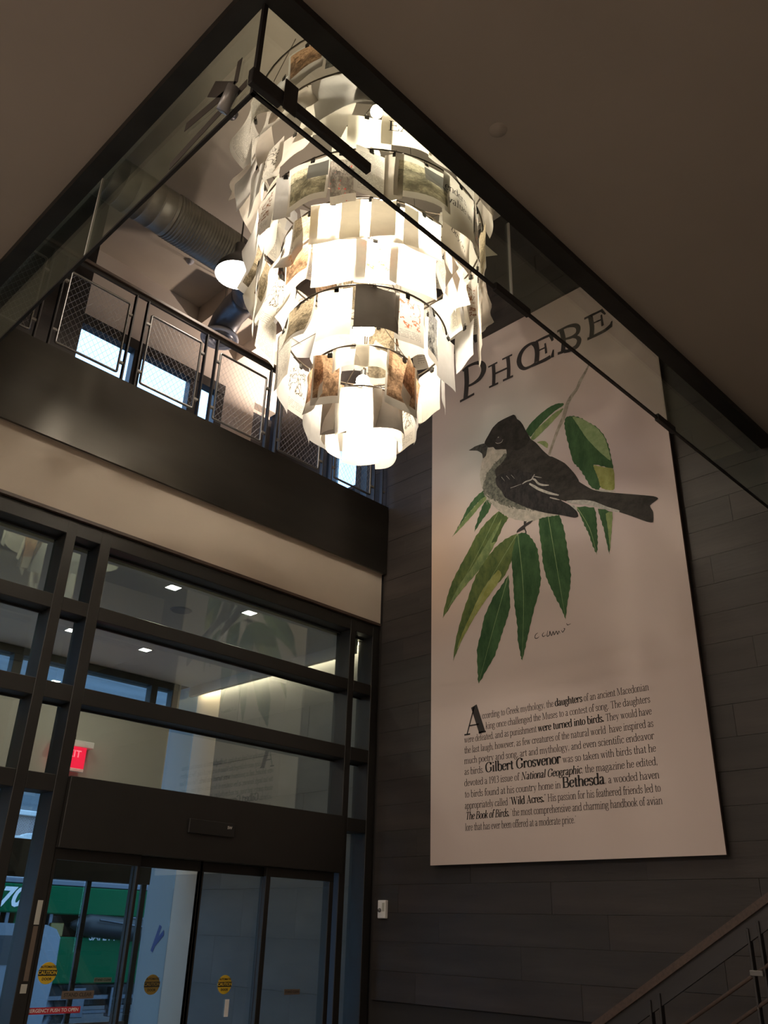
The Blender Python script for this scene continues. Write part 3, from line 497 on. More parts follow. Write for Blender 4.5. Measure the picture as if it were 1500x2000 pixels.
for li_, k in enumerate(('a','b','bud','c','d','e','f','g','h','i','j','k')):
    o = poly('printed_leaf', LEAF[k], 2+li_*.08, lc[k], .006 if k not in ('bud','b') else .002)
    for kk2, mk in ((k+'_light', 'yel' if k in ('a','f') else 'light'), (k+'_patch', 'vein')):
        if kk2 in LEAF:
            q = poly('highlight', LEAF[kk2], 3+li_*.05, mk, .003); w_ = q.matrix_basis.copy(); q.parent = o; q.location = q.location - o.location*0 - Vector((0,0,0)); q.location = Vector((-XB, -4.6, -2.26)) + Vector((XB, 4.6, 2.26))
            q.location = (0,0,0)
    if k in ('e','f','g','h','i','j'):   # centre vein, tip to stem
        pts = LEAF[k]; tip = min(pts, key=lambda p: p[1]); top = max(pts, key=lambda p: p[1]); vb = MB()
        mid = Vector(tip).lerp(Vector(top), .5); c0 = sum((Vector(p) for p in pts), Vector((0,0)))/len(pts); mid = mid.lerp(c0, .8)
        ribbon(vb, [top, (mid.x, mid.y), tip], [.008, .006, .002], 4+li_*.05); q = vb.build('vein', P_['vein']); q.parent = o
sb_order = [('shank','dark',4),('body_light','belly',5),('farwing','wing',5),('flank','flank',6),('undertail','white',8),('upper','dark',7),('undertail','white',8),('undertail2','white',8),('tailedge','white',8),('cap','cap',9),('beak','beak',10),('wing','wing',9),('scapular','dark',10),('eye','ink',11),('foot','ink',6)]
nm = dict(shank='printed_leg', body_light='printed_belly', farwing='printed_far_wing', flank='printed_flank', upper='printed_back_and_tail', undertail='printed_undertail', undertail2='printed_undertail', tailedge='printed_tail_edge', cap='printed_crown', beak='printed_beak', wing='printed_wing', scapular='printed_shoulder', eye='printed_eye', foot='printed_foot')
done = set()
for k, mk, lay in sb_order:
    if k in done: continue
    done.add(k); poly(nm[k], BIRD[k], lay, mk, .004 if k in ('flank','body_light') else 0)
# soft feather strokes over the edges between tones
s = MB(); s2 = MB(); s3 = MB(); rnd = random.Random(3)
def fringe(mb, pts, n, ln, ang, wd, lay):
    for i in range(n):
        t = rnd.random()*(len(pts)-1); k = int(t); p = Vector(pts[k]).lerp(Vector(pts[k+1]), t-k); a = math.radians(ang+rnd.uniform(-25, 25)); l_ = ln*rnd.uniform(.5, 1.3)
        p += Vector((rnd.uniform(-.02,.02), rnd.uniform(-.02,.02)))
        ribbon(mb, [p, p+Vector((math.cos(a), math.sin(a)))*l_], [wd, wd*.2], lay+i*.02)
bl = BIRD['flank']
fringe(s, bl[7:15], 70, .07, -60, .010, 8); fringe(s2, bl[1:8], 60, .06, -80, .009, 8); fringe(s3, [BIRD['upper'][-9], BIRD['upper'][-8], BIRD['upper'][-7]], 12, .06, -60, .006, 8)
rel(s.build('printed_feathers', P_['belly']), BN); rel(s2.build('printed_feathers', P_['flank']), BN)
for pts, wd, _ in STROKES:
    s = MB(); ribbon(s, pts, [wd*.6]+[wd]*(len(pts)-2)+[wd*.45] if len(pts) > 2 else [wd, wd*.5], 12); rel(s.build('printed_bar', P_['white']), BN)
s = MB()
for p in SIGN: ribbon(s, p, [.004]+[.008]*(len(p)-2)+[.003], 2)
rel(s.build('printed_signature', P_['ink']), BN)
for a, b_ in ((0, 3), (3, 10), (10, 19), (19, 24), (24, 33)):
    s = MB()
    for j, (p, ws) in enumerate(TITLE[a:b_]): ribbon(s, p, [w_*1.3 for w_ in ws], 4+j*.2)
    rel(s.build('title_letter', P_['ink']), BN)

# ------------------------------------------------------------------ a small serif alphabet drawn with a contrast pen
# glyph: advance, strokes; 'l' straight, 'c' curve, 's' serif
X = .45; A_ = .72; C_ = .68; D_ = -.20
G = {
'a': (.42, [('c',[(.07,.36),(.12,.44),(.22,.45),(.29,.36),(.29,.25)]),('l',[(.29,.28),(.29,.04)]),('c',[(.29,.05),(.33,.0),(.40,.03)]),('c',[(.29,.26),(.14,.21),(.06,.12),(.10,.01),(.20,.01),(.29,.10)])]),
'b': (.47, [('l',[(.09,A_),(.09,.02)]),('s',[(.0,A_-.01),(.09,A_-.01)]),('c',[(.09,.33),(.17,.44),(.28,.45),(.40,.34),(.40,.12),(.30,.0),(.18,.0),(.09,.10)])]),
'c': (.40, [('c',[(.35,.34),(.30,.44),(.20,.45),(.07,.36),(.05,.20),(.10,.05),(.22,.0),(.35,.10)])]),
'd': (.49, [('l',[(.38,A_),(.38,.01)]),('s',[(.29,A_-.01),(.38,A_-.01)]),('s',[(.38,.01),(.47,.01)]),('c',[(.38,.34),(.30,.44),(.18,.45),(.06,.33),(.06,.12),(.16,.0),(.28,.0),(.38,.10)])]),
'e': (.41, [('l',[(.07,.25),(.35,.25)]),('c',[(.35,.25),(.33,.40),(.22,.45),(.08,.37),(.05,.20),(.10,.05),(.22,.0),(.35,.10)])]),
'f': (.29, [('c',[(.32,.62),(.27,.72),(.17,.70),(.13,.58),(.13,.45)]),('l',[(.13,.5),(.13,.01)]),('s',[(.04,.01),(.23,.01)]),('s',[(.02,X-.02),(.26,X-.02)])]),
'g': (.44, [('c',[(.20,.45),(.08,.40),(.07,.24),(.18,.17),(.30,.23),(.31,.38),(.20,.45)]),('c',[(.10,.18),(.06,.10),(.16,.06),(.32,.04),(.37,-.08),(.26,-.19),(.10,-.18),(.03,-.09),(.10,.04)]),('s',[(.29,.41),(.42,.43)])]),
'h': (.50, [('l',[(.09,A_),(.09,.01)]),('s',[(.0,A_-.01),(.09,A_-.01)]),('s',[(.01,.01),(.18,.01)]),('c',[(.09,.32),(.18,.43),(.30,.45),(.39,.36),(.39,.28)]),('l',[(.39,.32),(.39,.01)]),('s',[(.31,.01),(.48,.01)])]),
'i': (.25, [('l',[(.12,X),(.12,.01)]),('s',[(.03,X-.02),(.12,X-.02)]),('s',[(.03,.01),(.22,.01)]),('l',[(.12,.66),(.12,.58)])]),
'k': (.47, [('l',[(.09,A_),(.09,.01)]),('s',[(.0,A_-.01),(.09,A_-.01)]),('s',[(.01,.01),(.18,.01)]),('l',[(.10,.18),(.36,.42)]),('l',[(.19,.27),(.39,.01)]),('s',[(.28,X-.02),(.43,X-.02)]),('s',[(.30,.01),(.46,.01)])]),
'l': (.25, [('l',[(.12,A_),(.12,.01)]),('s',[(.03,A_-.01),(.12,A_-.01)]),('s',[(.03,.01),(.22,.01)])]),
'm': (.76, [('l',[(.09,X),(.09,.01)]),('s',[(.0,X-.02),(.09,X-.02)]),('s',[(.01,.01),(.18,.01)]),('c',[(.09,.32),(.17,.43),(.27,.45),(.36,.36),(.36,.28)]),('l',[(.36,.32),(.36,.01)]),('s',[(.29,.01),(.45,.01)]),('c',[(.36,.32),(.44,.43),(.55,.45),(.64,.36),(.64,.28)]),('l',[(.64,.32),(.64,.01)]),('s',[(.56,.01),(.73,.01)])]),
'n': (.50, [('l',[(.09,X),(.09,.01)]),('s',[(.0,X-.02),(.09,X-.02)]),('s',[(.01,.01),(.18,.01)]),('c',[(.09,.32),(.18,.43),(.30,.45),(.39,.36),(.39,.28)]),('l',[(.39,.32),(.39,.01)]),('s',[(.31,.01),(.48,.01)])]),
'o': (.45, [('c',[(.22,.45),(.10,.40),(.05,.22),(.10,.05),(.22,.0),(.34,.05),(.40,.22),(.34,.40),(.22,.45)])]),
'p': (.48, [('l',[(.09,X),(.09,D_)]),('s',[(.0,X-.02),(.09,X-.02)]),('s',[(.0,D_),(.19,D_)]),('c',[(.09,.33),(.17,.44),(.28,.45),(.41,.34),(.41,.12),(.30,.0),(.18,.0),(.09,.10)])]),
'r': (.37, [('l',[(.09,X),(.09,.01)]),('s',[(.0,X-.02),(.09,X-.02)]),('s',[(.01,.01),(.19,.01)]),('c',[(.09,.30),(.16,.42),(.26,.45),(.33,.39)]),('l',[(.32,.41),(.32,.35)])]),
's': (.35, [('c',[(.28,.34),(.25,.43),(.16,.45),(.06,.38),(.09,.27),(.23,.20),(.29,.10),(.22,.0),(.12,.0),(.05,.10)])]),
't': (.30, [('l',[(.13,.58),(.13,.08)]),('c',[(.13,.10),(.17,.0),(.28,.05)]),('s',[(.02,X-.02),(.27,X-.02)])]),
'u': (.50, [('l',[(.10,X),(.10,.14)]),('c',[(.10,.16),(.14,.02),(.25,.0),(.38,.10)]),('l',[(.38,X),(.38,.01)]),('s',[(.01,X-.02),(.10,X-.02)]),('s',[(.29,X-.02),(.38,X-.02)]),('s',[(.38,.01),(.47,.01)])]),
'v': (.46, [('l',[(.08,X),(.23,.0)]),('l',[(.23,.02),(.38,X-.02)]),('s',[(.0,X-.02),(.17,X-.02)]),('s',[(.31,X-.02),(.45,X-.02)])]),
'w': (.66, [('l',[(.08,X),(.20,.0)]),('t',[(.20,.02),(.33,X-.02)]),('l',[(.32,X),(.45,.0)]),('t',[(.45,.02),(.57,X-.02)]),('s',[(.0,X-.02),(.16,X-.02)]),('s',[(.26,X-.02),(.38,X-.02)]),('s',[(.50,X-.02),(.64,X-.02)])]),
'y': (.46, [('l',[(.08,X),(.24,.0)]),('t',[(.38,X-.02),(.22,-.06),(.14,-.18),(.05,-.19)]),('s',[(.0,X-.02),(.17,X-.02)]),('s',[(.31,X-.02),(.45,X-.02)])]),
'z': (.40, [('s',[(.05,X-.02),(.34,X-.02)]),('l',[(.33,.42),(.06,.03)]),('s',[(.05,.01),(.36,.01)])]),
'A': (.66, [('t',[(.08,.0),(.32,C_)]),('l',[(.31,C_+.02),(.55,.0)]),('t',[(.16,.22),(.46,.22)]),('s',[(.0,.01),(.18,.01)]),('s',[(.44,.01),(.66,.01)])]),
'B': (.60, [('l',[(.12,C_),(.12,.01)]),('s',[(.02,C_),(.30,C_)]),('s',[(.02,.01),(.32,.01)]),('c',[(.28,C_),(.44,.62),(.45,.42),(.30,.36),(.12,.36)]),('c',[(.30,.36),(.48,.30),(.52,.12),(.40,.01),(.26,.01)])]),
'E': (.60, [('l',[(.12,C_),(.12,.01)]),('s',[(.02,C_-.01),(.52,C_-.01)]),('s',[(.02,.01),(.54,.01)]),('s',[(.12,.36),(.40,.36)]),('t',[(.52,C_),(.52,.55)]),('t',[(.54,.01),(.54,.15)]),('t',[(.40,.28),(.40,.44)])]),
'G': (.68, [('c',[(.56,.50),(.48,.66),(.32,.69),(.12,.56),(.07,.34),(.13,.10),(.32,-.01),(.52,.08),(.56,.14)]),('l',[(.56,.30),(.56,.06)]),('s',[(.44,.30),(.66,.30)]),('l',[(.56,.66),(.56,.50)])]),
'H': (.72, [('l',[(.12,C_),(.12,.01)]),('l',[(.57,C_),(.57,.01)]),('s',[(.12,.36),(.57,.36)]),('s',[(.02,C_-.01),(.22,C_-.01)]),('s',[(.02,.01),(.22,.01)]),('s',[(.47,C_-.01),(.67,C_-.01)]),('s',[(.47,.01),(.67,.01)])]),
'M': (.84, [('t',[(.12,C_),(.12,.01)]),('l',[(.14,C_),(.40,.02)]),('t',[(.40,.02),(.66,C_)]),('l',[(.68,C_),(.68,.01)]),('s',[(.02,C_-.01),(.14,C_-.01)]),('s',[(.02,.01),(.22,.01)]),('s',[(.58,.01),(.79,.01)]),('s',[(.68,C_-.01),(.79,C_-.01)])]),
'N': (.72, [('t',[(.12,C_),(.12,.01)]),('l',[(.12,C_),(.56,.0)]),('t',[(.56,C_),(.56,.0)]),('s',[(.02,C_-.01),(.14,C_-.01)]),('s',[(.02,.01),(.22,.01)]),('s',[(.47,C_-.01),(.66,C_-.01)])]),
'T': (.60, [('l',[(.30,C_),(.30,.01)]),('s',[(.04,C_-.01),(.56,C_-.01)]),('s',[(.19,.01),(.41,.01)]),('t',[(.04,C_),(.04,.54)]),('t',[(.56,C_),(.56,.54)])]),
'W': (.94, [('l',[(.10,C_),(.28,.0)]),('t',[(.28,.02),(.47,C_)]),('l',[(.44,C_),(.63,.0)]),('t',[(.63,.02),(.82,C_)]),('s',[(.01,C_-.01),(.22,C_-.01)]),('s',[(.36,C_-.01),(.54,C_-.01)]),('s',[(.73,C_-.01),(.92,C_-.01)])]),
'K': (.68, [('l',[(.12,C_),(.12,.01)]),('t',[(.14,.28),(.52,C_)]),('l',[(.26,.40),(.54,.01)]),('s',[(.02,.01),(.22,.01)])]),
'1': (.34, [('l',[(.17,.66),(.17,.01)]),('t',[(.17,.66),(.06,.58)]),('s',[(.07,.01),(.28,.01)])]),
'9': (.44, [('c',[(.20,.66),(.08,.60),(.06,.42),(.18,.30),(.32,.36),(.36,.52),(.30,.63),(.20,.66)]),('c',[(.36,.52),(.34,.22),(.22,.02),(.10,.0)])]),
'3': (.42, [('c',[(.08,.58),(.18,.66),(.32,.62),(.33,.44),(.18,.36)]),('c',[(.18,.36),(.34,.30),(.36,.10),(.20,.0),(.06,.06)])]),
'.': (.20, [('d',[(.09,.03)])]), ',': (.20, [('d',[(.09,.03)]),('t',[(.11,.02),(.07,-.10)])]),
'"': (.26, [('t',[(.07,.68),(.09,.56)]),('t',[(.17,.68),(.19,.56)])]), "'": (.15, [('t',[(.08,.68),(.06,.56)])]), '-': (.3, [('s',[(.05,.22),(.25,.22)])]),
}
def cr(P, k=3):
    n = len(P); Q = []
    for i in range(n-1):
        p0, p1, p2, p3 = P[max(i-1,0)], P[i], P[i+1], P[min(i+2,n-1)]
        for j in range(k): t = j/k; Q.append(.5*((2*p1)+(-p0+p2)*t+(2*p0-5*p1+4*p2-p3)*t*t+(-p0+3*p1-3*p2+p3)*t**3))
    Q.append(P[-1]); return Q
def glyph(ch, thick, thin):
    """2-D quads of one letter in em units"""
    out = []
    for kind, pts in G[ch][1]:
        P = [Vector(p) for p in pts]
        if kind == 'd':
            r = thick*.62; c = P[0]; out.append([c+Vector((r*math.cos(a*math.pi/3), r*math.sin(a*math.pi/3)+r*.3)) for a in range(6)]); continue
        if kind == 'c': P = cr(P)
        rows_ = []
        for i, p in enumerate(P):
            d = (P[min(i+1,len(P)-1)]-P[max(i-1,0)]).normalized()
            wv = thin+(thick-thin)*abs(d.y)**1.6 if kind in 'cl' else thin
            if kind == 's': wv = thin*1.15
            nn_ = Vector((-d.y, d.x))*wv/2; rows_.append((p-nn_, p+nn_))
        for i in range(len(rows_)-1): out.append([rows_[i][0], rows_[i+1][0], rows_[i+1][1], rows_[i][1]])
    return out
STY = {'r': (.085,.034,1.0,0,0), 'b': (.150,.045,1.06,0,0), 'B': (.150,.045,1.42,0,0), 'i': (.135,.045,1.06,.22,0)}
def width(txt, st):
    sc_ = STY[st][2]*(1.12 if st in 'bB' else 1); return sum((.24 if c == ' ' else G[c][0])*sc_ for c in txt)
def set_line(runs, u0, u1, v, size, put):
    tot = sum(width(t_, st) for t_, st in runs)*size; k = (u1-u0)/tot; u = u0
    for t_, st in runs:
        th, tn, sz, sh, _ = STY[st]; wx = 1.12 if st in 'bB' else 1
        for c in t_:
            if c == ' ': u += .24*sz*wx*size*k; continue
            for q in glyph(c, th, tn): put([(u+(p.x+sh*p.y)*sz*wx*size*k, v+p.y*sz*size) for p in q], st)
            u += G[c][0]*sz*wx*size*k
mbs = {'r': MB(), 'b': MB()}
def put(q, st):
    mbs['r' if st == 'r' else 'b'].add([bp(a, b_, 3) for a, b_ in q], [tuple(range(len(q)))])
TXT = [
 ([('ccording to Greek mythology, the ', 'r'), ('daughters', 'b'), (' of an ancient Macedonian', 'r')], .712, 2.559, 3.613),
 ([('king once challenged the Muses to a contest of song. The daughters', 'r')], .754, 2.560, 3.506),
 ([('were defeated, and as punishment ', 'r'), ('were turned into birds.', 'b'), (' They would have', 'r')], .474, 2.562, 3.402),
 ([('the last laugh, however, as few creatures of the natural world  have inspired as', 'r')], .474, 2.565, 3.297),
 ([('much poetry and song, art and mythology, and even scientific endeavor', 'r')], .472, 2.562, 3.193),
 ([('as birds. ', 'r'), ('Gilbert Grosvenor', 'B'), (' was so taken with birds that he', 'r')], .471, 2.565, 3.088),
 ([('devoted a 1913 issue of ', 'r'), ('National Geographic', 'i'), (', the magazine he edited,', 'r')], .469, 2.567, 2.979),
 ([('to birds found at his country home in ', 'r'), ('Bethesda', 'B'), (', a wooded haven', 'r')], .472, 2.568, 2.870),
 ([('appropriately called ', 'r'), ('"Wild Acres."', 'b'), (' His passion for his feathered friends led to', 'r')], .470, 2.568, 2.764),
 ([('The Book of Birds,', 'i'), (' "the most comprehensive and charming handbook of avian', 'r')], .479, 2.571, 2.664),
 ([("lore that has ever been offered at a moderate price.\"", 'r')], .472, 1.739, 2.562)]
for runs, u0, u1, v in TXT: set_line(runs, u0, u1, v, .094, put)
STY['A'] = (.20, .035, 1.0, 0, 0); set_line([('A', 'A')], .477, .755, 3.478, .40, put)
rel(mbs['r'].build('text_lettering', P_['body']), BN); rel(mbs['b'].build('bold_lettering', P_['ink']), BN)
# ================================================================== chandelier of printed sheets
AX = Vector((4.17, 4.50)); dv = AX.normalized(); sv = Vector((dv.y, -dv.x))
CH = empty('paper_chandelier', (AX.x, AX.y, 0), 'huge glowing chandelier of clipped printed paper sheets on tiered wire rings', 'chandelier')
M['ring'] = mat('bronze_wire', (.10,.08,.06), .4, .7)
def page_mat(kind, seed, tint=(.76,.73,.67), dark=(.16,.10,.06)):
    m = bpy.data.materials.new('page_'+kind); m.use_nodes = True; N, L = nt(m); N.remove(N['Principled BSDF']); out = N['Material Output']
    di = N.new('ShaderNodeBsdfDiffuse'); ts = N.new('ShaderNodeBsdfTranslucent'); mx = N.new('ShaderNodeMixShader'); mx.inputs[0].default_value = {'board': .04, 'thin': .72}.get(kind, .42)
    L.new(di.outputs[0], mx.inputs[1]); L.new(ts.outputs[0], mx.inputs[2]); L.new(mx.outputs[0], out.inputs[0])
    uv = N.new('ShaderNodeUVMap'); uv.uv_map = 'UVMap'; sx = N.new('ShaderNodeSeparateXYZ'); L.new(uv.outputs[0], sx.inputs[0])
    def mth(op, a, b_=None, c=None):
        n = N.new('ShaderNodeMath'); n.operation = op
        for i, v in enumerate((a, b_, c)):
            if v is None: continue
            if isinstance(v, (int, float)): n.inputs[i].default_value = v
            else: L.new(v, n.inputs[i])
        return n.outputs[0]
    def rect(x0, x1, y0, y1):
        a = mth('MULTIPLY', mth('GREATER_THAN', sx.outputs[0], x0), mth('LESS_THAN', sx.outputs[0], x1)); b_ = mth('MULTIPLY', mth('GREATER_THAN', sx.outputs[1], y0), mth('LESS_THAN', sx.outputs[1], y1)); return mth('MULTIPLY', a, b_)
    def noi(scale, off, dist=0, st=(1,1.4,1)):
        mp = N.new('ShaderNodeMapping'); mp.inputs['Location'].default_value = (seed*3.1+off, seed*1.7, 0); mp.inputs['Scale'].default_value = st; L.new(uv.outputs[0], mp.inputs[0])
        t = N.new('ShaderNodeTexNoise'); t.inputs['Scale'].default_value = scale; t.inputs['Detail'].default_value = 7; t.inputs['Roughness'].default_value = .62; t.inputs['Distortion'].default_value = dist; L.new(mp.outputs[0], t.inputs[0]); return t.outputs[0]
    def ramp(f, c0, c1, p0=.4, p1=.6):
        r = N.new('ShaderNodeValToRGB'); r.color_ramp.elements[0].position = p0; r.color_ramp.elements[1].position = p1; r.color_ramp.elements[0].color = (*c0, 1); r.color_ramp.elements[1].color = (*c1, 1); L.new(f, r.inputs[0]); return r.outputs[0]
    def mix(f, a, b_):
        x = N.new('ShaderNodeMix'); x.data_type = 'RGBA'; L.new(f, x.inputs[0])
        for i, v in ((6, a), (7, b_)):
            if isinstance(v, tuple): x.inputs[i].default_value = (*v, 1)
            else: L.new(v, x.inputs[i])
        return x.outputs[2]
    base = ramp(noi(2.5, 9), tuple(c*.93 for c in tint), tint)
    R_2 = random.Random(seed)
    if kind in ('photo', 'photogrey', 'photored', 'twophoto'):
        x0 = R_2.choice([0, .06, .1]); x1 = 1-x0; y0 = R_2.choice([.0, .15, .3]); y1 = R_2.choice([.85, .95, 1.0])
        lit = tuple(min(.9, c*3.2) for c in dark) if kind != 'photogrey' else (.55,.55,.52)
        img = ramp(noi(3, 0, .5), dark, lit, .40, .60); sky_ = mth('GREATER_THAN', mth('MULTIPLY_ADD', noi(3.2, 30, .3), .9, sx.outputs[1]), 1.12); img = mix(sky_, img, tuple(min(.7, c*4.2) for c in dark))
        img = mix(ramp(noi(16, 4, .6), (0,0,0), (.5,.5,.5), .45, .6), img, tuple(c*.5 for c in dark))
        base = mix(rect(x0, x1, y0, y1), base, img)
        if kind == 'photored': base = mix(ramp(noi(5, 20), (0,0,0), (1,1,1), .62, .66), base, (.75,.05,.03))
        if kind == 'twophoto': base = mix(rect(.5, .97, .55, .9), base, (.12,.12,.11))
    if kind in ('text', 'drawing'):
        rowf = mth('FRACT', mth('MULTIPLY', sx.outputs[1], 30)); rowi = mth('FLOOR', mth('MULTIPLY', sx.outputs[1], 30))
        cb = N.new('ShaderNodeCombineXYZ'); L.new(mth('MULTIPLY', sx.outputs[0], 40), cb.inputs[0]); L.new(mth('MULTIPLY', rowi, 7.3), cb.inputs[1])
        wt = N.new('ShaderNodeTexWhiteNoise'); wt.noise_dimensions = '2D'; sn = N.new('ShaderNodeVectorMath'); sn.operation = 'FLOOR'; L.new(cb.outputs[0], sn.inputs[0]); L.new(sn.outputs[0], wt.inputs[0])
        tx = mth('MULTIPLY', mth('LESS_THAN', rowf, .45), mth('GREATER_THAN', wt.outputs[0], .22))
        a = (.12,.88,.1,.9) if kind == 'text' else (.12,.88,.08,.25)
        base = mix(mth('MULTIPLY', mth('MULTIPLY', tx, rect(*a)), .45), base, (.12,.10,.09))
    if kind == 'drawing':
        band = mth('LESS_THAN', mth('ABSOLUTE', mth('SUBTRACT', noi(2.2, 3, .8), .5)), .018)
        base = mix(mth('MULTIPLY', band, rect(.12,.88,.3,.92)), base, dark)
        bl_ = mth('GREATER_THAN', noi(4.5, 13, .4), .64); base = mix(mth('MULTIPLY', bl_, rect(.2,.8,.35,.85)), base, tuple(c*1.2 for c in dark))
    L.new(base, di.inputs[0]); L.new(base, ts.inputs[0]); return m
PM = {'thin': [page_mat('thin', 81, (.86,.83,.76)), page_mat('thin', 82, (.84,.80,.70))],'blank': [page_mat('blank', i, t_) for i, t_ in enumerate([(.78,.75,.68), (.74,.73,.72), (.76,.70,.63)])],
 'photo': [page_mat('photo', 11), page_mat('photo', 12, dark=(.17,.11,.07)), page_mat('photo', 13, dark=(.12,.10,.07)), page_mat('photo', 14, dark=(.20,.12,.08))],
 'grey': [page_mat('photogrey', 21, dark=(.07,.07,.07)), page_mat('photogrey', 22, dark=(.12,.12,.11))],
 'red': [page_mat('photored', 31, dark=(.10,.09,.08))], 'two': [page_mat('twophoto', 41, dark=(.15,.14,.10))],
 'text': [page_mat('text', 51), page_mat('text', 52, (.82,.80,.70))], 'draw': [page_mat('drawing', 61, dark=(.25,.13,.08)), page_mat('drawing', 62, dark=(.12,.10,.08)), page_mat('drawing', 63, dark=(.45,.14,.06))],
 'board': [page_mat('board', 71, (.34,.31,.28)), page_mat('board', 72, (.26,.24,.22))]}
rp = random.Random(11)
def page_fn(w_, h_, bow, curl, skew, fold=0):
    def f(u, v):   # u -.5...5, v 0 (top) .. 1 (bottom); returns local x (tangent), y (outward), z
        x = w_*u*(1-.10*abs(skew)*v) + skew*h_*v*.18
        y = bow*(.25-u*u)*4*(.3+.7*v) + curl*v*v + .03*math.sin(u*5+v*3)*w_ + fold*max(0, u*2*v-.35)
        return (x, y, -h_*v)
    return f
clip_me = None
def place_page(phi, r, z, w_, h_, kind, bow=0.0, curl=0.0, skew=0, yaw=0, tilt=0, drop=.03, idx=None, fold=0, label=None):
    global clip_me
    ph = math.radians(phi); od = -dv*math.cos(ph) + sv*math.sin(ph)
    base = Vector((od.x*r, od.y*r, z-drop)); a = math.atan2(od.y, od.x) - math.pi/2 + math.radians(yaw)   # local y -> outward
    rot = Matrix.Rotation(a, 4, 'Z') @ Matrix.Rotation(math.radians(tilt), 4, 'Y')
    f = page_fn(w_, h_, bow, curl, skew, fold); nu, nv = 8, 9
    vs = [f(i/nu-.5, j/nv) for j in range(nv+1) for i in range(nu+1)]
    me = bpy.data.meshes.new('page'); me.from_pydata(vs, [], [(j*(nu+1)+i, j*(nu+1)+i+1, (j+1)*(nu+1)+i+1, (j+1)*(nu+1)+i) for j in range(nv) for i in range(nu)])
    uvl = me.uv_layers.new(name='UVMap')
    for li, lp in enumerate(me.loops): j, i = divmod(lp.vertex_index, nu+1); uvl.data[li].uv = (1-i/nu, 1-j/nv)
    me.polygons.foreach_set('use_smooth', [True]*len(me.polygons))
    ms = PM[kind]; me.materials.append(ms[(idx if idx is not None else rp.randrange(len(ms))) % len(ms)])
    o = bpy.data.objects.new('page', me); COL.objects.link(o); o.parent = CH; o.matrix_local = Matrix.Translation(base) @ rot
    if clip_me is None:
        c = MB().bbox((-.02,-.012,-.03),(.02,.012,.012),.003).tube([(-.008,.0,.01),(-.012,0,.045),(.012,0,.045),(.008,0,.01)], .0025, 5); q = c.build('clip', M['clipm'], o); clip_me = q.data
    else: q = linked('clip', clip_me, (0,0,0), o)
    q.location = (rp.uniform(-.1, .1)*w_, 0, 0)
    if label: o['label'] = label
    return o, f
rings = {'A': (1.22, 8.86), 'A2': (1.12, 8.38), 'A3': (.95, 8.0), 'B': (1.05, 7.49), 'B2': (.81, 7.20), 'C': (.71, 6.34), 'C2': (.46, 5.93), 'D': (.28, 5.66)}
for k, (r, z) in rings.items():
    if k in ('A3',): continue
    n = 64; pts = [(r*math.cos(2*math.pi*i/n), r*math.sin(2*math.pi*i/n), z) for i in range(n+1)]
    MB().tube(pts, .009, 6, cap=False).build('wire_ring', M['ring'], CH, True)
    for a in range(3):
        an = a*2.094+r*3; MB().tube([(r*math.cos(an), r*math.sin(an), z), (.03*math.cos(an), .03*math.sin(an), z+.35*r+.12)], .004, 4).build('spoke', M['ring'], CH)
MB().tube([(0,0,5.55),(0,0,ZU)], .014, 10).build('centre_rod', M['ring'], CH, True)
MB().lathe([(0,-.05),(.10,-.05),(.12,-.03),(.12,0)], (0,0,ZU), 28).build('canopy', M['steel'], CH, True)
for a in range(3):
    an = a*2.094+.4; MB().tube([(1.22*math.cos(an),1.22*math.sin(an),8.86),(.9*math.cos(an),.9*math.sin(an),ZU)], .004, 4).build('suspension_cable', M['ring'], CH)
def bulb_at(x, y, z, r=.06, m='bulb'):
    bm = bmesh.new(); bmesh.ops.create_icosphere(bm, subdivisions=2, radius=r)
    me = bpy.data.meshes.new('bulb'); bm.to_mesh(me); bm.free(); me.materials.append(M[m]); me.polygons.foreach_set('use_smooth', [True]*len(me.polygons))
    o = linked('bulb', me, (x, y, z), CH); MB().lathe([(.0,.11),(.022,.11),(.024,.05),(.03,.045)], (0,0,0), 14).build('socket', M['black'], o, True)
for (x, y, z) in ((-.46,-.5,8.40), (-.40,-.42,7.95), (.25,.1,8.2), (-.1,-.12,7.60), (.05,.15,6.55), (-.12,-.15,6.30), (-.05,-.04,5.85), (0,-.03,5.42)): bulb_at(x, y, z)
for (x, y, z) in ((-.30,-.42,7.10), (-.44,-.24,6.95), (-.22,-.40,6.72)): bulb_at(x, y, z, .055, 'core')
def fill(ring, a0, a1, n, w_, h_, kinds, **kw):
    r, z = rings[ring]
    for i in range(n):
        phi = a0 + (a1-a0)*(i+.5)/n + rp.uniform(-3, 3)
        place_page(phi, r+rp.uniform(-.02,.02), z, w_*rp.uniform(.85,1.15), h_*rp.uniform(.8,1.25), rp.choice(kinds), bow=rp.uniform(-.06,.12), curl=rp.uniform(-.14,.2), fold=rp.choice([0,0,.15,.25]), skew=rp.choice([0,0,.4,-.4]), yaw=rp.uniform(-28,28), tilt=rp.uniform(-13,13), drop=rp.uniform(.02,.12))
mixk = ['blank','blank','text','draw','photo','blank','text']
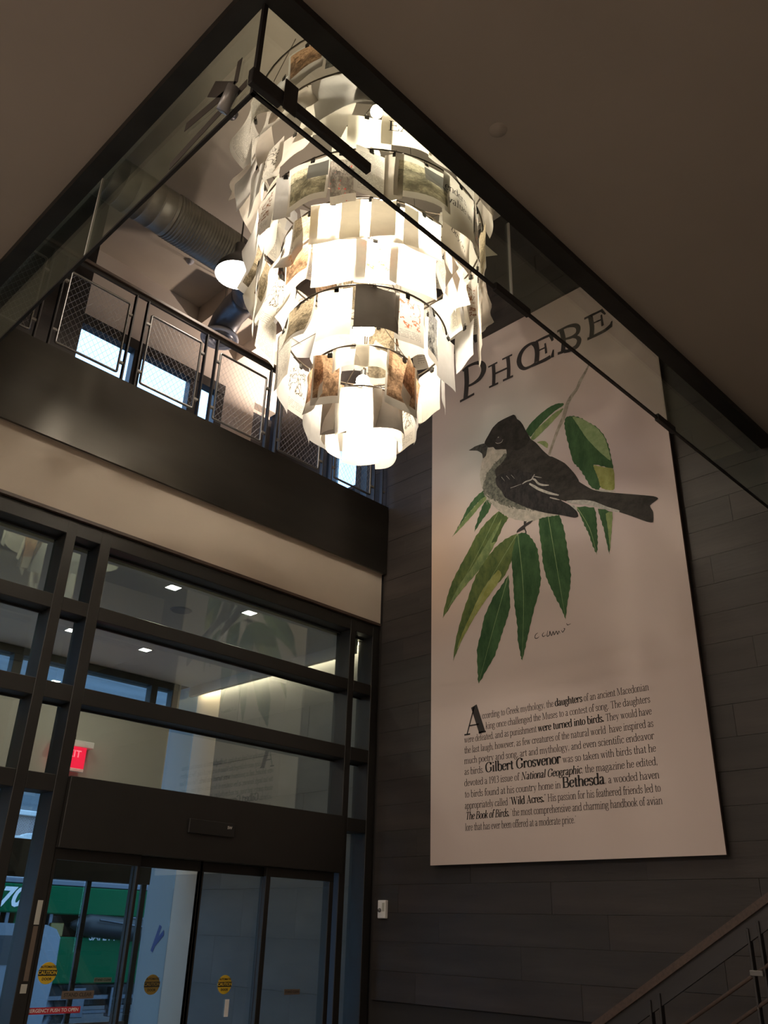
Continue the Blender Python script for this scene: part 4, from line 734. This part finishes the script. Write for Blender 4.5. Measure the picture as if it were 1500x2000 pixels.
# ring A: few sheets in front, printed ones at the top of the picture
rA, zA = rings['A']
place_page(-32, rA, zA, .42, .44, 'photo', yaw=-6, idx=0, drop=.10); place_page(-12, rA, zA-.04, .42, .40, 'grey', yaw=4, idx=1, bow=.04, drop=.12)
fill('A', 2, 100, 6, .36, .42, ['photo','blank','draw']); fill('A', 100, 300, 15, .36, .46, ['blank','blank','blank','blank','text']); place_page(-50, rA-.1, zA-.10, .30, .46, 'blank', idx=1, curl=.1)
for phi, r, z, w_, h_, kd, kw in ((-52, 1.10, 8.52, .36, .50, 'text', dict(yaw=14, curl=.12, idx=0)), (-36, 1.05, 8.46, .44, .46, 'blank', dict(tilt=-12, bow=.12, curl=.15, idx=2)), (-18, 1.08, 8.44, .54, .50, 'blank', dict(tilt=8, bow=.05, idx=1)), (-24, .98, 8.24, .50, .44, 'blank', dict(tilt=-16, bow=.06, idx=0)),
    (3, 1.12, 8.40, .44, .42, 'board', dict(tilt=-4, yaw=-4, idx=0)), (20, 1.08, 8.46, .40, .44, 'photo', dict(idx=0)), (-3, .98, 7.98, .38, .40, 'thin', dict(idx=1, yaw=6)), (-16, .90, 8.02, .26, .44, 'blank', dict(idx=0)), (-42, 1.02, 8.0, .40, .44, 'blank', dict(idx=2, curl=.1)), (-60, 1.05, 8.05, .36, .50, 'draw', dict(idx=1, bow=.08)),
    (-76, 1.12, 8.1, .36, .5, 'blank', dict(yaw=10, idx=1)), (38, 1.0, 8.1, .38, .46, 'photo', dict(idx=1)), (56, 1.0, 8.1, .34, .46, 'text', dict())): place_page(phi, r, z, w_, h_, kd, **kw)
eat = place_page(16, .98, 8.06, .46, .40, 'thin', idx=1, bow=.03)
fill('A2', 60, 262, 15, .38, .48, ['blank','blank','blank','text']); fill('A3', 70, 290, 10, .36, .5, mixk)
place_page(-84, 1.14, 8.34, .34, .52, 'blank', curl=.15, idx=1); place_page(-70, 1.10, 8.40, .36, .44, 'blank', curl=-.12, bow=.14, idx=2)
# ring B
rB, zB = rings['B']
for phi, w_, h_, kd, kw in ((-80, .32, .50, 'blank', dict(yaw=-10, curl=.08, idx=1)), (-62, .34, .50, 'draw', dict(idx=0, bow=.05)), (-46, .16, .48, 'blank', dict(yaw=30, idx=1)), (-31, .40, .50, 'two', dict(bow=.03)), (-14, .22, .50, 'red', dict(curl=-.06)),
    (-1, .30, .50, 'text', dict(yaw=25, idx=0)), (9, .16, .52, 'blank', dict(yaw=-25)), (23, .52, .46, 'two', dict(bow=.05, drop=.05)), (62, .26, .52, 'red', dict(yaw=10)), (76, .24, .56, 'photo', dict(yaw=18, idx=2))): place_page(phi, rB, zB, w_, h_, kd, **kw)
tp = place_page(45, rB, zB, .44, .56, 'blank', bow=.02, idx=0)
fill('B', 90, 268, 15, .36, .54, mixk)
for phi, w_, h_, kd, kw in ((-78, .34, .46, 'draw', dict(curl=.1, tilt=8)), (-58, .30, .46, 'blank', dict(tilt=12, idx=1, fold=.2)), (-42, .36, .34, 'photo', dict(idx=2, tilt=-6)), (-22, .44, .42, 'thin', dict(yaw=8)), (-2, .46, .42, 'thin', dict(yaw=-6)), (14, .42, .42, 'thin', dict(idx=0, drop=.05)), (33, .40, .44, 'thin', dict(idx=0)), (70, .30, .52, 'blank', dict(tilt=-14, idx=2, fold=.15))): place_page(phi, *rings['B2'], w_, h_, kd, **kw)
tp2 = place_page(52, .95, 7.22, .44, .46, 'blank', tilt=-4, idx=2)
fill('B2', 85, 270, 10, .34, .5, mixk)
# second course hung lower inside B
for phi, r, z, w_, h_, kd, kw in ((-50, .80, 6.90, .34, .44, 'photo', dict(idx=0)), (-76, 1.0, 6.98, .34, .44, 'blank', dict(tilt=10, idx=1)), (-95, 1.02, 6.95, .34, .50, 'blank', dict(yaw=15, idx=0)), (-20, .74, 6.88, .46, .50, 'thin', dict(yaw=5)), (4, .70, 6.86, .34, .46, 'draw', dict(idx=2)), (30, .74, 6.86, .46, .46, 'thin', dict()), (60, .84, 6.92, .34, .50, 'blank', dict(tilt=-16, idx=2, fold=.2)),
    (82, 1.0, 6.98, .36, .52, 'blank', dict(tilt=-10, idx=0)), (98, 1.05, 6.92, .34, .56, 'board', dict(yaw=-10, idx=0)), (112, 1.0, 6.85, .34, .42, 'blank', dict(idx=1)), (-112, 1.0, 6.9, .36, .5, 'text', dict())): place_page(phi, r, z, w_, h_, kd, **kw)
# ring C
for phi, w_, h_, kd, kw in ((-50, .36, .44, 'photo', dict(idx=2, curl=.08, bow=.03)), (-22, .30, .48, 'thin', dict(bow=.03, idx=0)), (6, .36, .42, 'board', dict(bow=.04, idx=0, yaw=6)), (29, .28, .46, 'draw', dict(idx=2)), (51, .22, .50, 'grey', dict(idx=0, yaw=14)), (78, .30, .50, 'blank', dict(idx=1, yaw=-24)),
    (-80, .30, .56, 'text', dict(yaw=18, idx=0)), (-100, .34, .60, 'blank', dict(idx=1)), (100, .32, .54, 'blank', dict(yaw=-20, idx=1)), (-122, .34, .54, 'draw', dict(idx=1)), (122, .32, .5, 'blank', dict()), (145, .34, .5, 'text', dict()), (168, .34, .5, 'blank', dict()), (192, .34, .5, 'photo', dict()), (215, .34, .5, 'blank', dict())): place_page(phi, *rings['C'], w_, h_, kd, **kw)
# ring C2 and D
for phi, w_, h_, kd, kw in ((-66, .30, .46, 'photo', dict(idx=3, tilt=12, fold=.1)), (-42, .24, .48, 'photo', dict(idx=1, yaw=30)), (-15, .30, .22, 'thin', dict(bow=.08)), (8, .30, .24, 'thin', dict(bow=.1, yaw=10)), (42, .36, .50, 'photo', dict(idx=1)), (66, .34, .48, 'photo', dict(idx=3, tilt=-14)), (95, .30, .50, 'blank', dict()), (-95, .34, .56, 'blank', dict(tilt=6, idx=1)), (-128, .3, .5, 'blank', dict()), (125, .3, .5, 'draw', dict()), (160, .3, .46, 'blank', dict()), (200, .3, .46, 'blank', dict())): place_page(phi, *rings['C2'], w_, h_, kd, **kw)
for phi, w_, h_, kd, kw in ((-50, .22, .40, 'board', dict(idx=0, yaw=38, curl=-.06, skew=.5)), (-72, .26, .42, 'blank', dict(bow=.07, idx=2)), (-8, .36, .45, 'thin', dict(bow=.09, curl=-.08, idx=0)), (46, .32, .42, 'board', dict(bow=.10, idx=0, yaw=-8, skew=-.4)), (85, .24, .44, 'blank', dict(bow=.06)), (-110, .26, .46, 'blank', dict(bow=.06, curl=-.05)), (130, .26, .5, 'blank', dict(bow=.06)), (180, .30, .44, 'blank', dict(bow=.05))): place_page(phi, *rings['D'], w_*1.06, h_*.86, kd, **kw)
# words that can be read on three of the sheets
def page_words(po, s_, cx, cy, size, rot=0, st='r'):
    o, f = po; mb = MB(); w_ = width(s_, st)*size; ca, sa = math.cos(rot), math.sin(rot)
    pw = max(v.co.x for v in o.data.vertices)-min(v.co.x for v in o.data.vertices); ph_ = -min(v.co.z for v in o.data.vertices)
    def put2(q, st_):
        vs = []
        for a, b_ in q:
            a -= w_/2; x, y = a*ca-b_*sa, a*sa+b_*ca; u = cx - x/pw; v = cy - y/ph_    # seen from outside the tangent axis runs leftwards
            p = Vector(f(u, v)); vs.append((p.x, p.y+.004, p.z))
        mb.add(vs, [tuple(range(len(q)))])
    set_line([(s_, st)], 0, w_, 0, size, put2); mb.build('lettering', P_['ink'], o)
page_words(tp, 'enders,', .12, .34, .11); page_words(tp, 'value in', .0, .56, .11)
page_words(tp2, 'thus', .12, .26, .10, -.22); page_words(tp2, 'beyon', .0, .50, .11, -.25)
page_words(eat, 'EAT' if 'E' in G else 'AT', .05, .6, .16)
# ================================================================== stickers and small things on the door glass
M['yel'] = mat('sticker_yellow', (.62,.42,.03), .5); M['oli'] = mat('sticker_back_olive', (.24,.17,.04), .6); M['sblk'] = mat('sticker_black', (.02,.02,.015), .6); M['grys'] = mat('sticker_grey', (.42,.42,.38), .6)
M['brn'] = mat('sticker_back_brown', (.13,.10,.08), .6); M['redp'] = mat('sticker_red', (.42,.03,.05), .5); M['wt'] = mat('sticker_white', (.75,.75,.75), .6); M['blue'] = mat('painter_tape_blue', (.008,.022,.13), .7)
def at_glass(x, z, y): return (x, y, z)
def caution(x, z, y, m, lb):
    e = empty('caution_sticker', (x, y, z), lb, 'sticker', 'round caution stickers on the sliding doors')
    MB().lathe([(0,-.0016),(.073,-.0016),(.075,0),(.0,0)], (0,0,0), 36, 'y').build('disc', M[m], e)
    MB().box((-.074,-.003,-.018),(.074,-.0017,.022)).build('band', M['sblk'], e)
    for s_, zz, sz, mm in (('AUTOMATIC', .042, .022, 'sblk'), ('CAUTION', .002, .034, m), ('DOOR', -.040, .026, 'sblk')):
        v_, f_ = text_mesh(s_, sz, .0008); MB().add([(v.x, -.0034, zz+v.y) for v in v_], f_).build('lettering', M[mm], e)
caution(3.51, 1.300, 7.025, 'yel', 'yellow round caution sticker on the left door glass in front of the white vehicle')
caution(4.49, 1.205, 7.105, 'oli', 'olive back of a round caution sticker in front of the white wall corner')
caution(5.235, 1.195, 7.105, 'yel', 'yellow round caution sticker on the door glass in front of the grey stone wall')
def label_(x, z, y, w_, h_, m, mt, s_, lb, size):
    e = empty('warning_label', (x, y, z), lb, 'sticker', 'rectangular labels on the door glass')
    MB().box((-w_/2,-.0016,-h_/2),(w_/2,0,h_/2)).build('label_base', M[m], e)
    v_, f_ = text_mesh(s_, size, .0006); MB().add([(v.x, -.002, v.y) for v in v_], f_).build('lettering', M[mt], e)
label_(4.03, 1.245, 7.105-.0, .155, .034, 'grys', 'sblk', 'STAND CLEAR', 'small pale stand clear label in front of the green truck', .022)
label_(3.79, 1.150, 7.025, .27, .055, 'brn', 'sblk', 'STAND CLEAR', 'larger brown stand clear label below the truck body', .036)
label_(5.955, 1.130, 7.025, .19, .045, 'brn', 'sblk', 'STAND CLEAR', 'brown stand clear label on the rightmost door leaf', .026)
label_(3.60, 1.050, 7.025, .46, .045, 'redp', 'wt', 'EMERGENCY PUSH TO OPEN', 'red emergency push to open strip at the lower left of the door glass', .033)
e = empty('door_notice', (5.28, 7.105, 1.01), 'small blank white paper strip on the glass below the yellow caution sticker', 'sticker'); MB().box((-.022,-.0016,-.065),(.022,0,.07)).build('paper', M['wt'], e)
e = empty('door_lock_label', (3.335, 6.998, 1.50), 'pale vertical notice strip on the dark mullion left of the doors', 'sticker', None)
MB().box((-.018,-.0018,-.25),(.02,0,.12)).build('strip', M['brn'], e); MB().box((-.02,-.0018,.13),(.022,0,.30)).build('strip', M['grys'], e); MB().box((-.028,-.0018,-.33),(.02,0,-.27)).build('strip', M['grys'], e)
# blue painter's tape cross on the white wall end
e = empty('blue_tape', (XW-.002, 10.99, 1.48), 'blue painter tape in a loose cross on the white outdoor wall', 'tape')
def flat(pts): return MB().add([(-.001, -x*1.0, z) for x, z in pts]+[(-.003, -x*1.0, z) for x, z in pts], [(3,2,1,0),(4,5,6,7),(0,1,5,4),(1,2,6,5),(2,3,7,6),(3,0,4,7)])
flat([(-.11,-.13),(-.05,-.15),(.09,.16),(.03,.18)]).build('tape_or_reflection_strip', M['blue'], e)
q = flat([(-.06,-.04),(-.03,-.09),(.17,.06),(.15,.12)]); q.v = [(x-.003, y, z) for x, y, z in q.v]; q.build('tape_or_reflection_strip', M['blue'], e)
# fire pull box on the vestibule wall
e = empty('alarm_pull_box', (6.90, 9.75, .50), 'red and white alarm pull box at the bottom of the grey vestibule wall', 'alarm box')
MB().bbox((-.03,-.06,-.09),(.03,.06,.09),.008).build('housing', M['redp'], e); MB().bbox((-.036,-.03,-.06),(-.029,.05,.07),.002).build('pull_plate', M['wt'], e)
v_, f_ = text_mesh('FIRE', .035, .001); MB().add([(-.0305, -v.x, .078+v.y*.4) for v in v_], f_).build('lettering', M['wt'], e)
# wall device
e = empty('wall_switch', (XW-.002, 6.80, 1.865), 'small white boxed key switch on the dark wall right of the doors', 'switch')
MB().bbox((-.045,-.055,-.085),(0,.055,.085),.006).build('housing', M['wt'], e); MB().lathe([(0,-.022),(.014,-.02),(.02,-.008),(.02,0)], (-.045,.02,-.01), 16, 'x').build('key_cylinder', M['rail'], e, True)
MB().box((-.048,-.045,-.02),(-.0452,-.012,.06)).build('plate', M['grys'], e)
# door push sensor on jamb etc. left out: not visible

# ================================================================== stair railing at lower right
SR = empty('stair_railing', (5.70, 2.9, 0), 'sloping stair railing with wooden handrail and round steel bars at lower right', 'railing')
p0 = Vector((0, 4.6-2.9, 1.15-.98*.605)); p1 = Vector((0, -.6-2.9, 1.93+2.93*.605)); sl = (p1-p0).normalized(); up = Vector((0, -sl.z, sl.y)); up = up if up.z > 0 else -up
def slab(a0, a1, o0, o1, x0, x1):  # along slope from a0..a1 (m), offset across slope o0..o1
    q = [p0+sl*a0+up*o0, p0+sl*a1+up*o0, p0+sl*a1+up*o1, p0+sl*a0+up*o1]
    return MB().add([(x0, v.y, v.z) for v in q]+[(x1, v.y, v.z) for v in q], [(3,2,1,0),(4,5,6,7),(0,1,5,4),(1,2,6,5),(2,3,7,6),(3,0,4,7)])
Ls = (p1-p0).length
slab(0, Ls, -.045, 0, -.035, .03).build('handrail', M['wood'], SR)
slab(0, Ls, -.15, -.045, -.012, .012).build('rail_bar', M['raildark'], SR)
for off in (-.30, -.44, -.58, -.72): MB().tube([(-.015, *(p0+sl*.15+up*off).yz), (-.015, *(p1-sl*.1+up*off).yz)], .011, 8).build('infill_bar', M['railcop'] if 'railcop' in M else M['wood'], SR, True)
for yy in (4.55, 3.85, 3.15, 2.45, 1.75, 1.05):
    for dy in (-.035, .035):
        t_ = (yy+dy-2.9 - p0.y)/(p1.y-p0.y); zt_ = p0.z + t_*(p1.z-p0.z)
        MB().bbox((-.025, yy+dy-2.9-.007, zt_-1.08), (.022, yy+dy-2.9+.007, zt_-.10), .002).build('post', M['raildark'], SR)
    for zz in (.34, .78): MB().bbox((-.04, yy-2.9-.03, zt_-zz-.015), (-.02, yy-2.9+.05, zt_-zz+.015), .003).build('clamp', M['rail'], SR)
ST = empty('staircase', (5.70, 2.9, 0), 'dark stair flight rising to the right along the plank wall under the railing', 'stairs')
slab(0, Ls, -1.22, -.98, -.03, .05).build('stringer', M['steel'], ST)
k = 0; z = .178
while True:
    y = p0.y - (k*.29); t_ = (y-p0.y)/(p1.y-p0.y); zz = p0.z + t_*(p1.z-p0.z) - 1.06
    if t_ > 1: break
    if zz > .05: MB().bbox((.05, y-.29, zz), (1.22, y+.01, zz+.05), .004).build('tread', M['steel'], ST)
    k += 1

# ================================================================== the street
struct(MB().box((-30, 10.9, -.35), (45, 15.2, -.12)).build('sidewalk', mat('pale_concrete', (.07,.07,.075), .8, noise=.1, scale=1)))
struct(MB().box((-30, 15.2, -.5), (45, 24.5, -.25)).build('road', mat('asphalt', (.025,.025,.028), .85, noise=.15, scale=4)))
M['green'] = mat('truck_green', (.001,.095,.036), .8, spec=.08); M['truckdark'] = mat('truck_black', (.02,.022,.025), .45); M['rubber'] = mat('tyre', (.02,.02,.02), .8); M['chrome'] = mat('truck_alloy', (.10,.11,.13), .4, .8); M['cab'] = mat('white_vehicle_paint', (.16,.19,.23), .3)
T = empty('refuse_truck', (8.5, 16.2, -.25), 'green refuse truck with white number and a black hopper gap, parked outside the doors', 'truck')
T0 = Vector(T.location)
def tb(a, b, name, m, bev=.02, par=T): o = MB().bbox([a[i]-T0[i] for i in range(3)], [b[i]-T0[i] for i in range(3)], bev).build(name, M[m]); o.parent = par; return o
tb((3.5, 16.0, .68), (14, 18.4, 1.42), 'lower_body', 'green'); tb((3.5, 15.98, 1.78), (14, 18.4, 2.24), 'upper_body', 'green'); tb((3.5, 16.0, 2.24), (14, 18.4, 2.34), 'top_rail', 'chrome')
tb((3.5, 16.5, 1.42), (14, 18.4, 1.78), 'hopper_recess', 'truckdark')
x = 5.2
while x < 8.0: tb((x, 16.15, 1.42), (x+.07, 16.4, 1.80), 'rib', 'chrome' if int(x*10) % 2 else 'green', .008); x += .16
tb((7.95, 16.1, 1.42), (8.2, 16.4, 1.64), 'lamp_box', 'oli', .01)
o = MB().tube([(8.3-8.5, -.15, 1.62+.25), (8.6-8.5, -.2, 1.62+.25), (10.6-8.5, -.2, 1.50+.25), (13-8.5, -.2, 1.38+.25)], [.05, .19, .20, .20], 20).build('lift_arm', M['truckdark'], T, True)
MB().tube([(.2, -.45, 1.96), (1.9, -.45, 1.78)], .02, 8).build('hydraulic_rod', M['chrome'], T, True)
tb((9.4, 16.0, 1.56), (10.0, 16.2, 1.80), 'side_plate', 'chrome', .01)
v_, f_ = text_mesh('SAFETY', .17, .004); MB().add([(v.x+.45, -.205, v.y+1.68) for v in v_], f_).build('lettering', M['wt'], T)
v_, f_ = text_mesh('70', .42, .014, shear=.3); MB().add([(v.x-1.44, -.23, v.y+2.26) for v in v_], f_).build('number', M['wt'], T)
tb((3.5, 16.4, .30), (14, 17.8, .66), 'chassis', 'truckdark'); tb((4.2, 16.1, .42), (11, 16.2, .50), 'side_guard', 'chrome', .01); tb((4.2, 16.1, .20), (11, 16.2, .26), 'side_guard', 'chrome', .01)
for x in (8.55, 9.3): tb((x, 16.05, .15), (x+.26, 16.2, .62), 'mud_flap', 'chrome', .01)
for x in (4.4, 8.05, 11.6):
    wc = (x-8.5, -.02, .50); o = MB().lathe([(.28,-.02),(.46,-.02),(.50,.03),(.50,.22),(.46,.26),(.2,.26)], wc, 28, 'y').build('wheel', M['rubber'], T, True)
    MB().lathe([(.0,-.05),(.08,-.05),(.10,.0),(.24,.02),(.28,-.01)], wc, 24, 'y').build('hub', M['chrome'], o, True)
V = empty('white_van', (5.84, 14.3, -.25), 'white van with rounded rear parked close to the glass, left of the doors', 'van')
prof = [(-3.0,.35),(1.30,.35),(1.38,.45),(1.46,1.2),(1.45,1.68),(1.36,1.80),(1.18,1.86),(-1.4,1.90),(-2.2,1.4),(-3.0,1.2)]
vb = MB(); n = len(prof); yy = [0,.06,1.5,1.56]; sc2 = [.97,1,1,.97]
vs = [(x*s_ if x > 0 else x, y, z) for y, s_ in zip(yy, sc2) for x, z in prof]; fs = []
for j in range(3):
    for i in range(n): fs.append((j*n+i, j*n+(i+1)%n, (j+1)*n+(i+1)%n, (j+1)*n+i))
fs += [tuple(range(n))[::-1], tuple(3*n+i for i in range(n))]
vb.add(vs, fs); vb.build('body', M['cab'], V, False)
MB().box((-1.3,-.012,1.30),(.75,-.001,1.70)).build('side_window', M['truckdark'], V); MB().box((.92,-.006,.4),(.94,-.0,1.80)).build('door_seam', M['truckdark'], V); MB().bbox((.98,-.03,1.50),(1.12,.0,1.54),.004).build('door_handle', M['chrome'], V)
for x in (-1.9, .55):
    o = MB().lathe([(.18,-.03),(.31,-.03),(.34,.02),(.34,.18)], (x,.01,.34), 24, 'y').build('wheel', M['rubber'], V, True); MB().lathe([(0,-.05),(.06,-.05),(.18,-.02)], (x,.01,.34), 20, 'y').build('hub', M['chrome'], o, True)
# building across the street
bm_ = bpy.data.materials.new('brick_wall'); bm_.use_nodes = True; N, L = nt(bm_); bt = N.new('ShaderNodeTexBrick'); tc = N.new('ShaderNodeTexCoord'); mp = N.new('ShaderNodeMapping'); mp.inputs['Rotation'].default_value = (math.pi/2, 0, 0)
L.new(tc.outputs['Object'], mp.inputs[0]); L.new(mp.outputs[0], bt.inputs[0]); bt.inputs['Scale'].default_value = 6.5; bt.inputs['Color1'].default_value = (.24,.15,.14,1); bt.inputs['Color2'].default_value = (.30,.20,.19,1); bt.inputs['Mortar'].default_value = (.5,.48,.48,1); bt.inputs['Mortar Size'].default_value = .03
L.new(bt.outputs[0], N['Principled BSDF'].inputs['Base Color']); M['brick'] = bm_
BD = empty('brick_building', (12, 25, -.3), 'brick building with a pale cornice across the street', 'building')
MB().box((-6,0,0),(8,6,4.65)).build('wall', M['brick'], BD); MB().bbox((-6.2,-.15,4.60),(8.2,.1,4.74),.02).build('cornice', M['wt'], BD); MB().box((-6,-.6,3.3),(8,0,3.42)).build('awning', M['truckdark'], BD); MB().lathe([(0,-.02),(.8,-.02),(.82,0),(.8,.02),(0,.02)], (-.95,-.62,3.30), 32, 'y').build('round_sign', M['wt'], BD); MB().bbox((-2.6,-.66,3.42),(-1.2,-.6,4.02),.01).build('sign_board', M['wt'], BD)
for x in (-4.5, -2.5, -.5, 1.5): 
    f = MB().bbox((x,-.03,1.0),(x+1.2,.02,2.9),.01).build('window', M['truckdark'], BD); MB().box((x+.08,-.04,1.1),(x+1.12,-.031,2.8)).build('pane', M['diff'], f)
GB = empty('grey_building', (9, 32, -.3), 'long blue grey building standing behind the brick one', 'building')
M['gb'] = mat('grey_siding', (.15,.17,.19), .7, noise=.25, scale=1, stretch=(.2,1,6))
MB().box((-14,0,0),(22,6,16)).build('wall', M['gb'], GB)
for i in range(8): f = MB().bbox((-12+i*3.4,-.04,6.4),(-10.6+i*3.4,.02,8.2),.01).build('window', M['truckdark'], GB); MB().box((-11.9+i*3.4,-.05,6.5),(-10.7+i*3.4,-.041,8.1)).build('pane', M['diff'], f)
cp = struct(MB().box((-2, 10.9, 4.86), (7.2, 11.6, 5.0)).build('ceiling_canopy', M['frame']))
e = empty('canopy_downlight', (4.45, 11.41, 4.86), 'bright square light seen through the clerestory window at far left', 'ceiling light')
MB().box((-.07,-.07,-.006),(.07,.07,0)).build('lens', M['down'], e)
MB().box((-.085,-.085,-.004),(.085,.085,-.0005)).build('trim', M['white'], e)
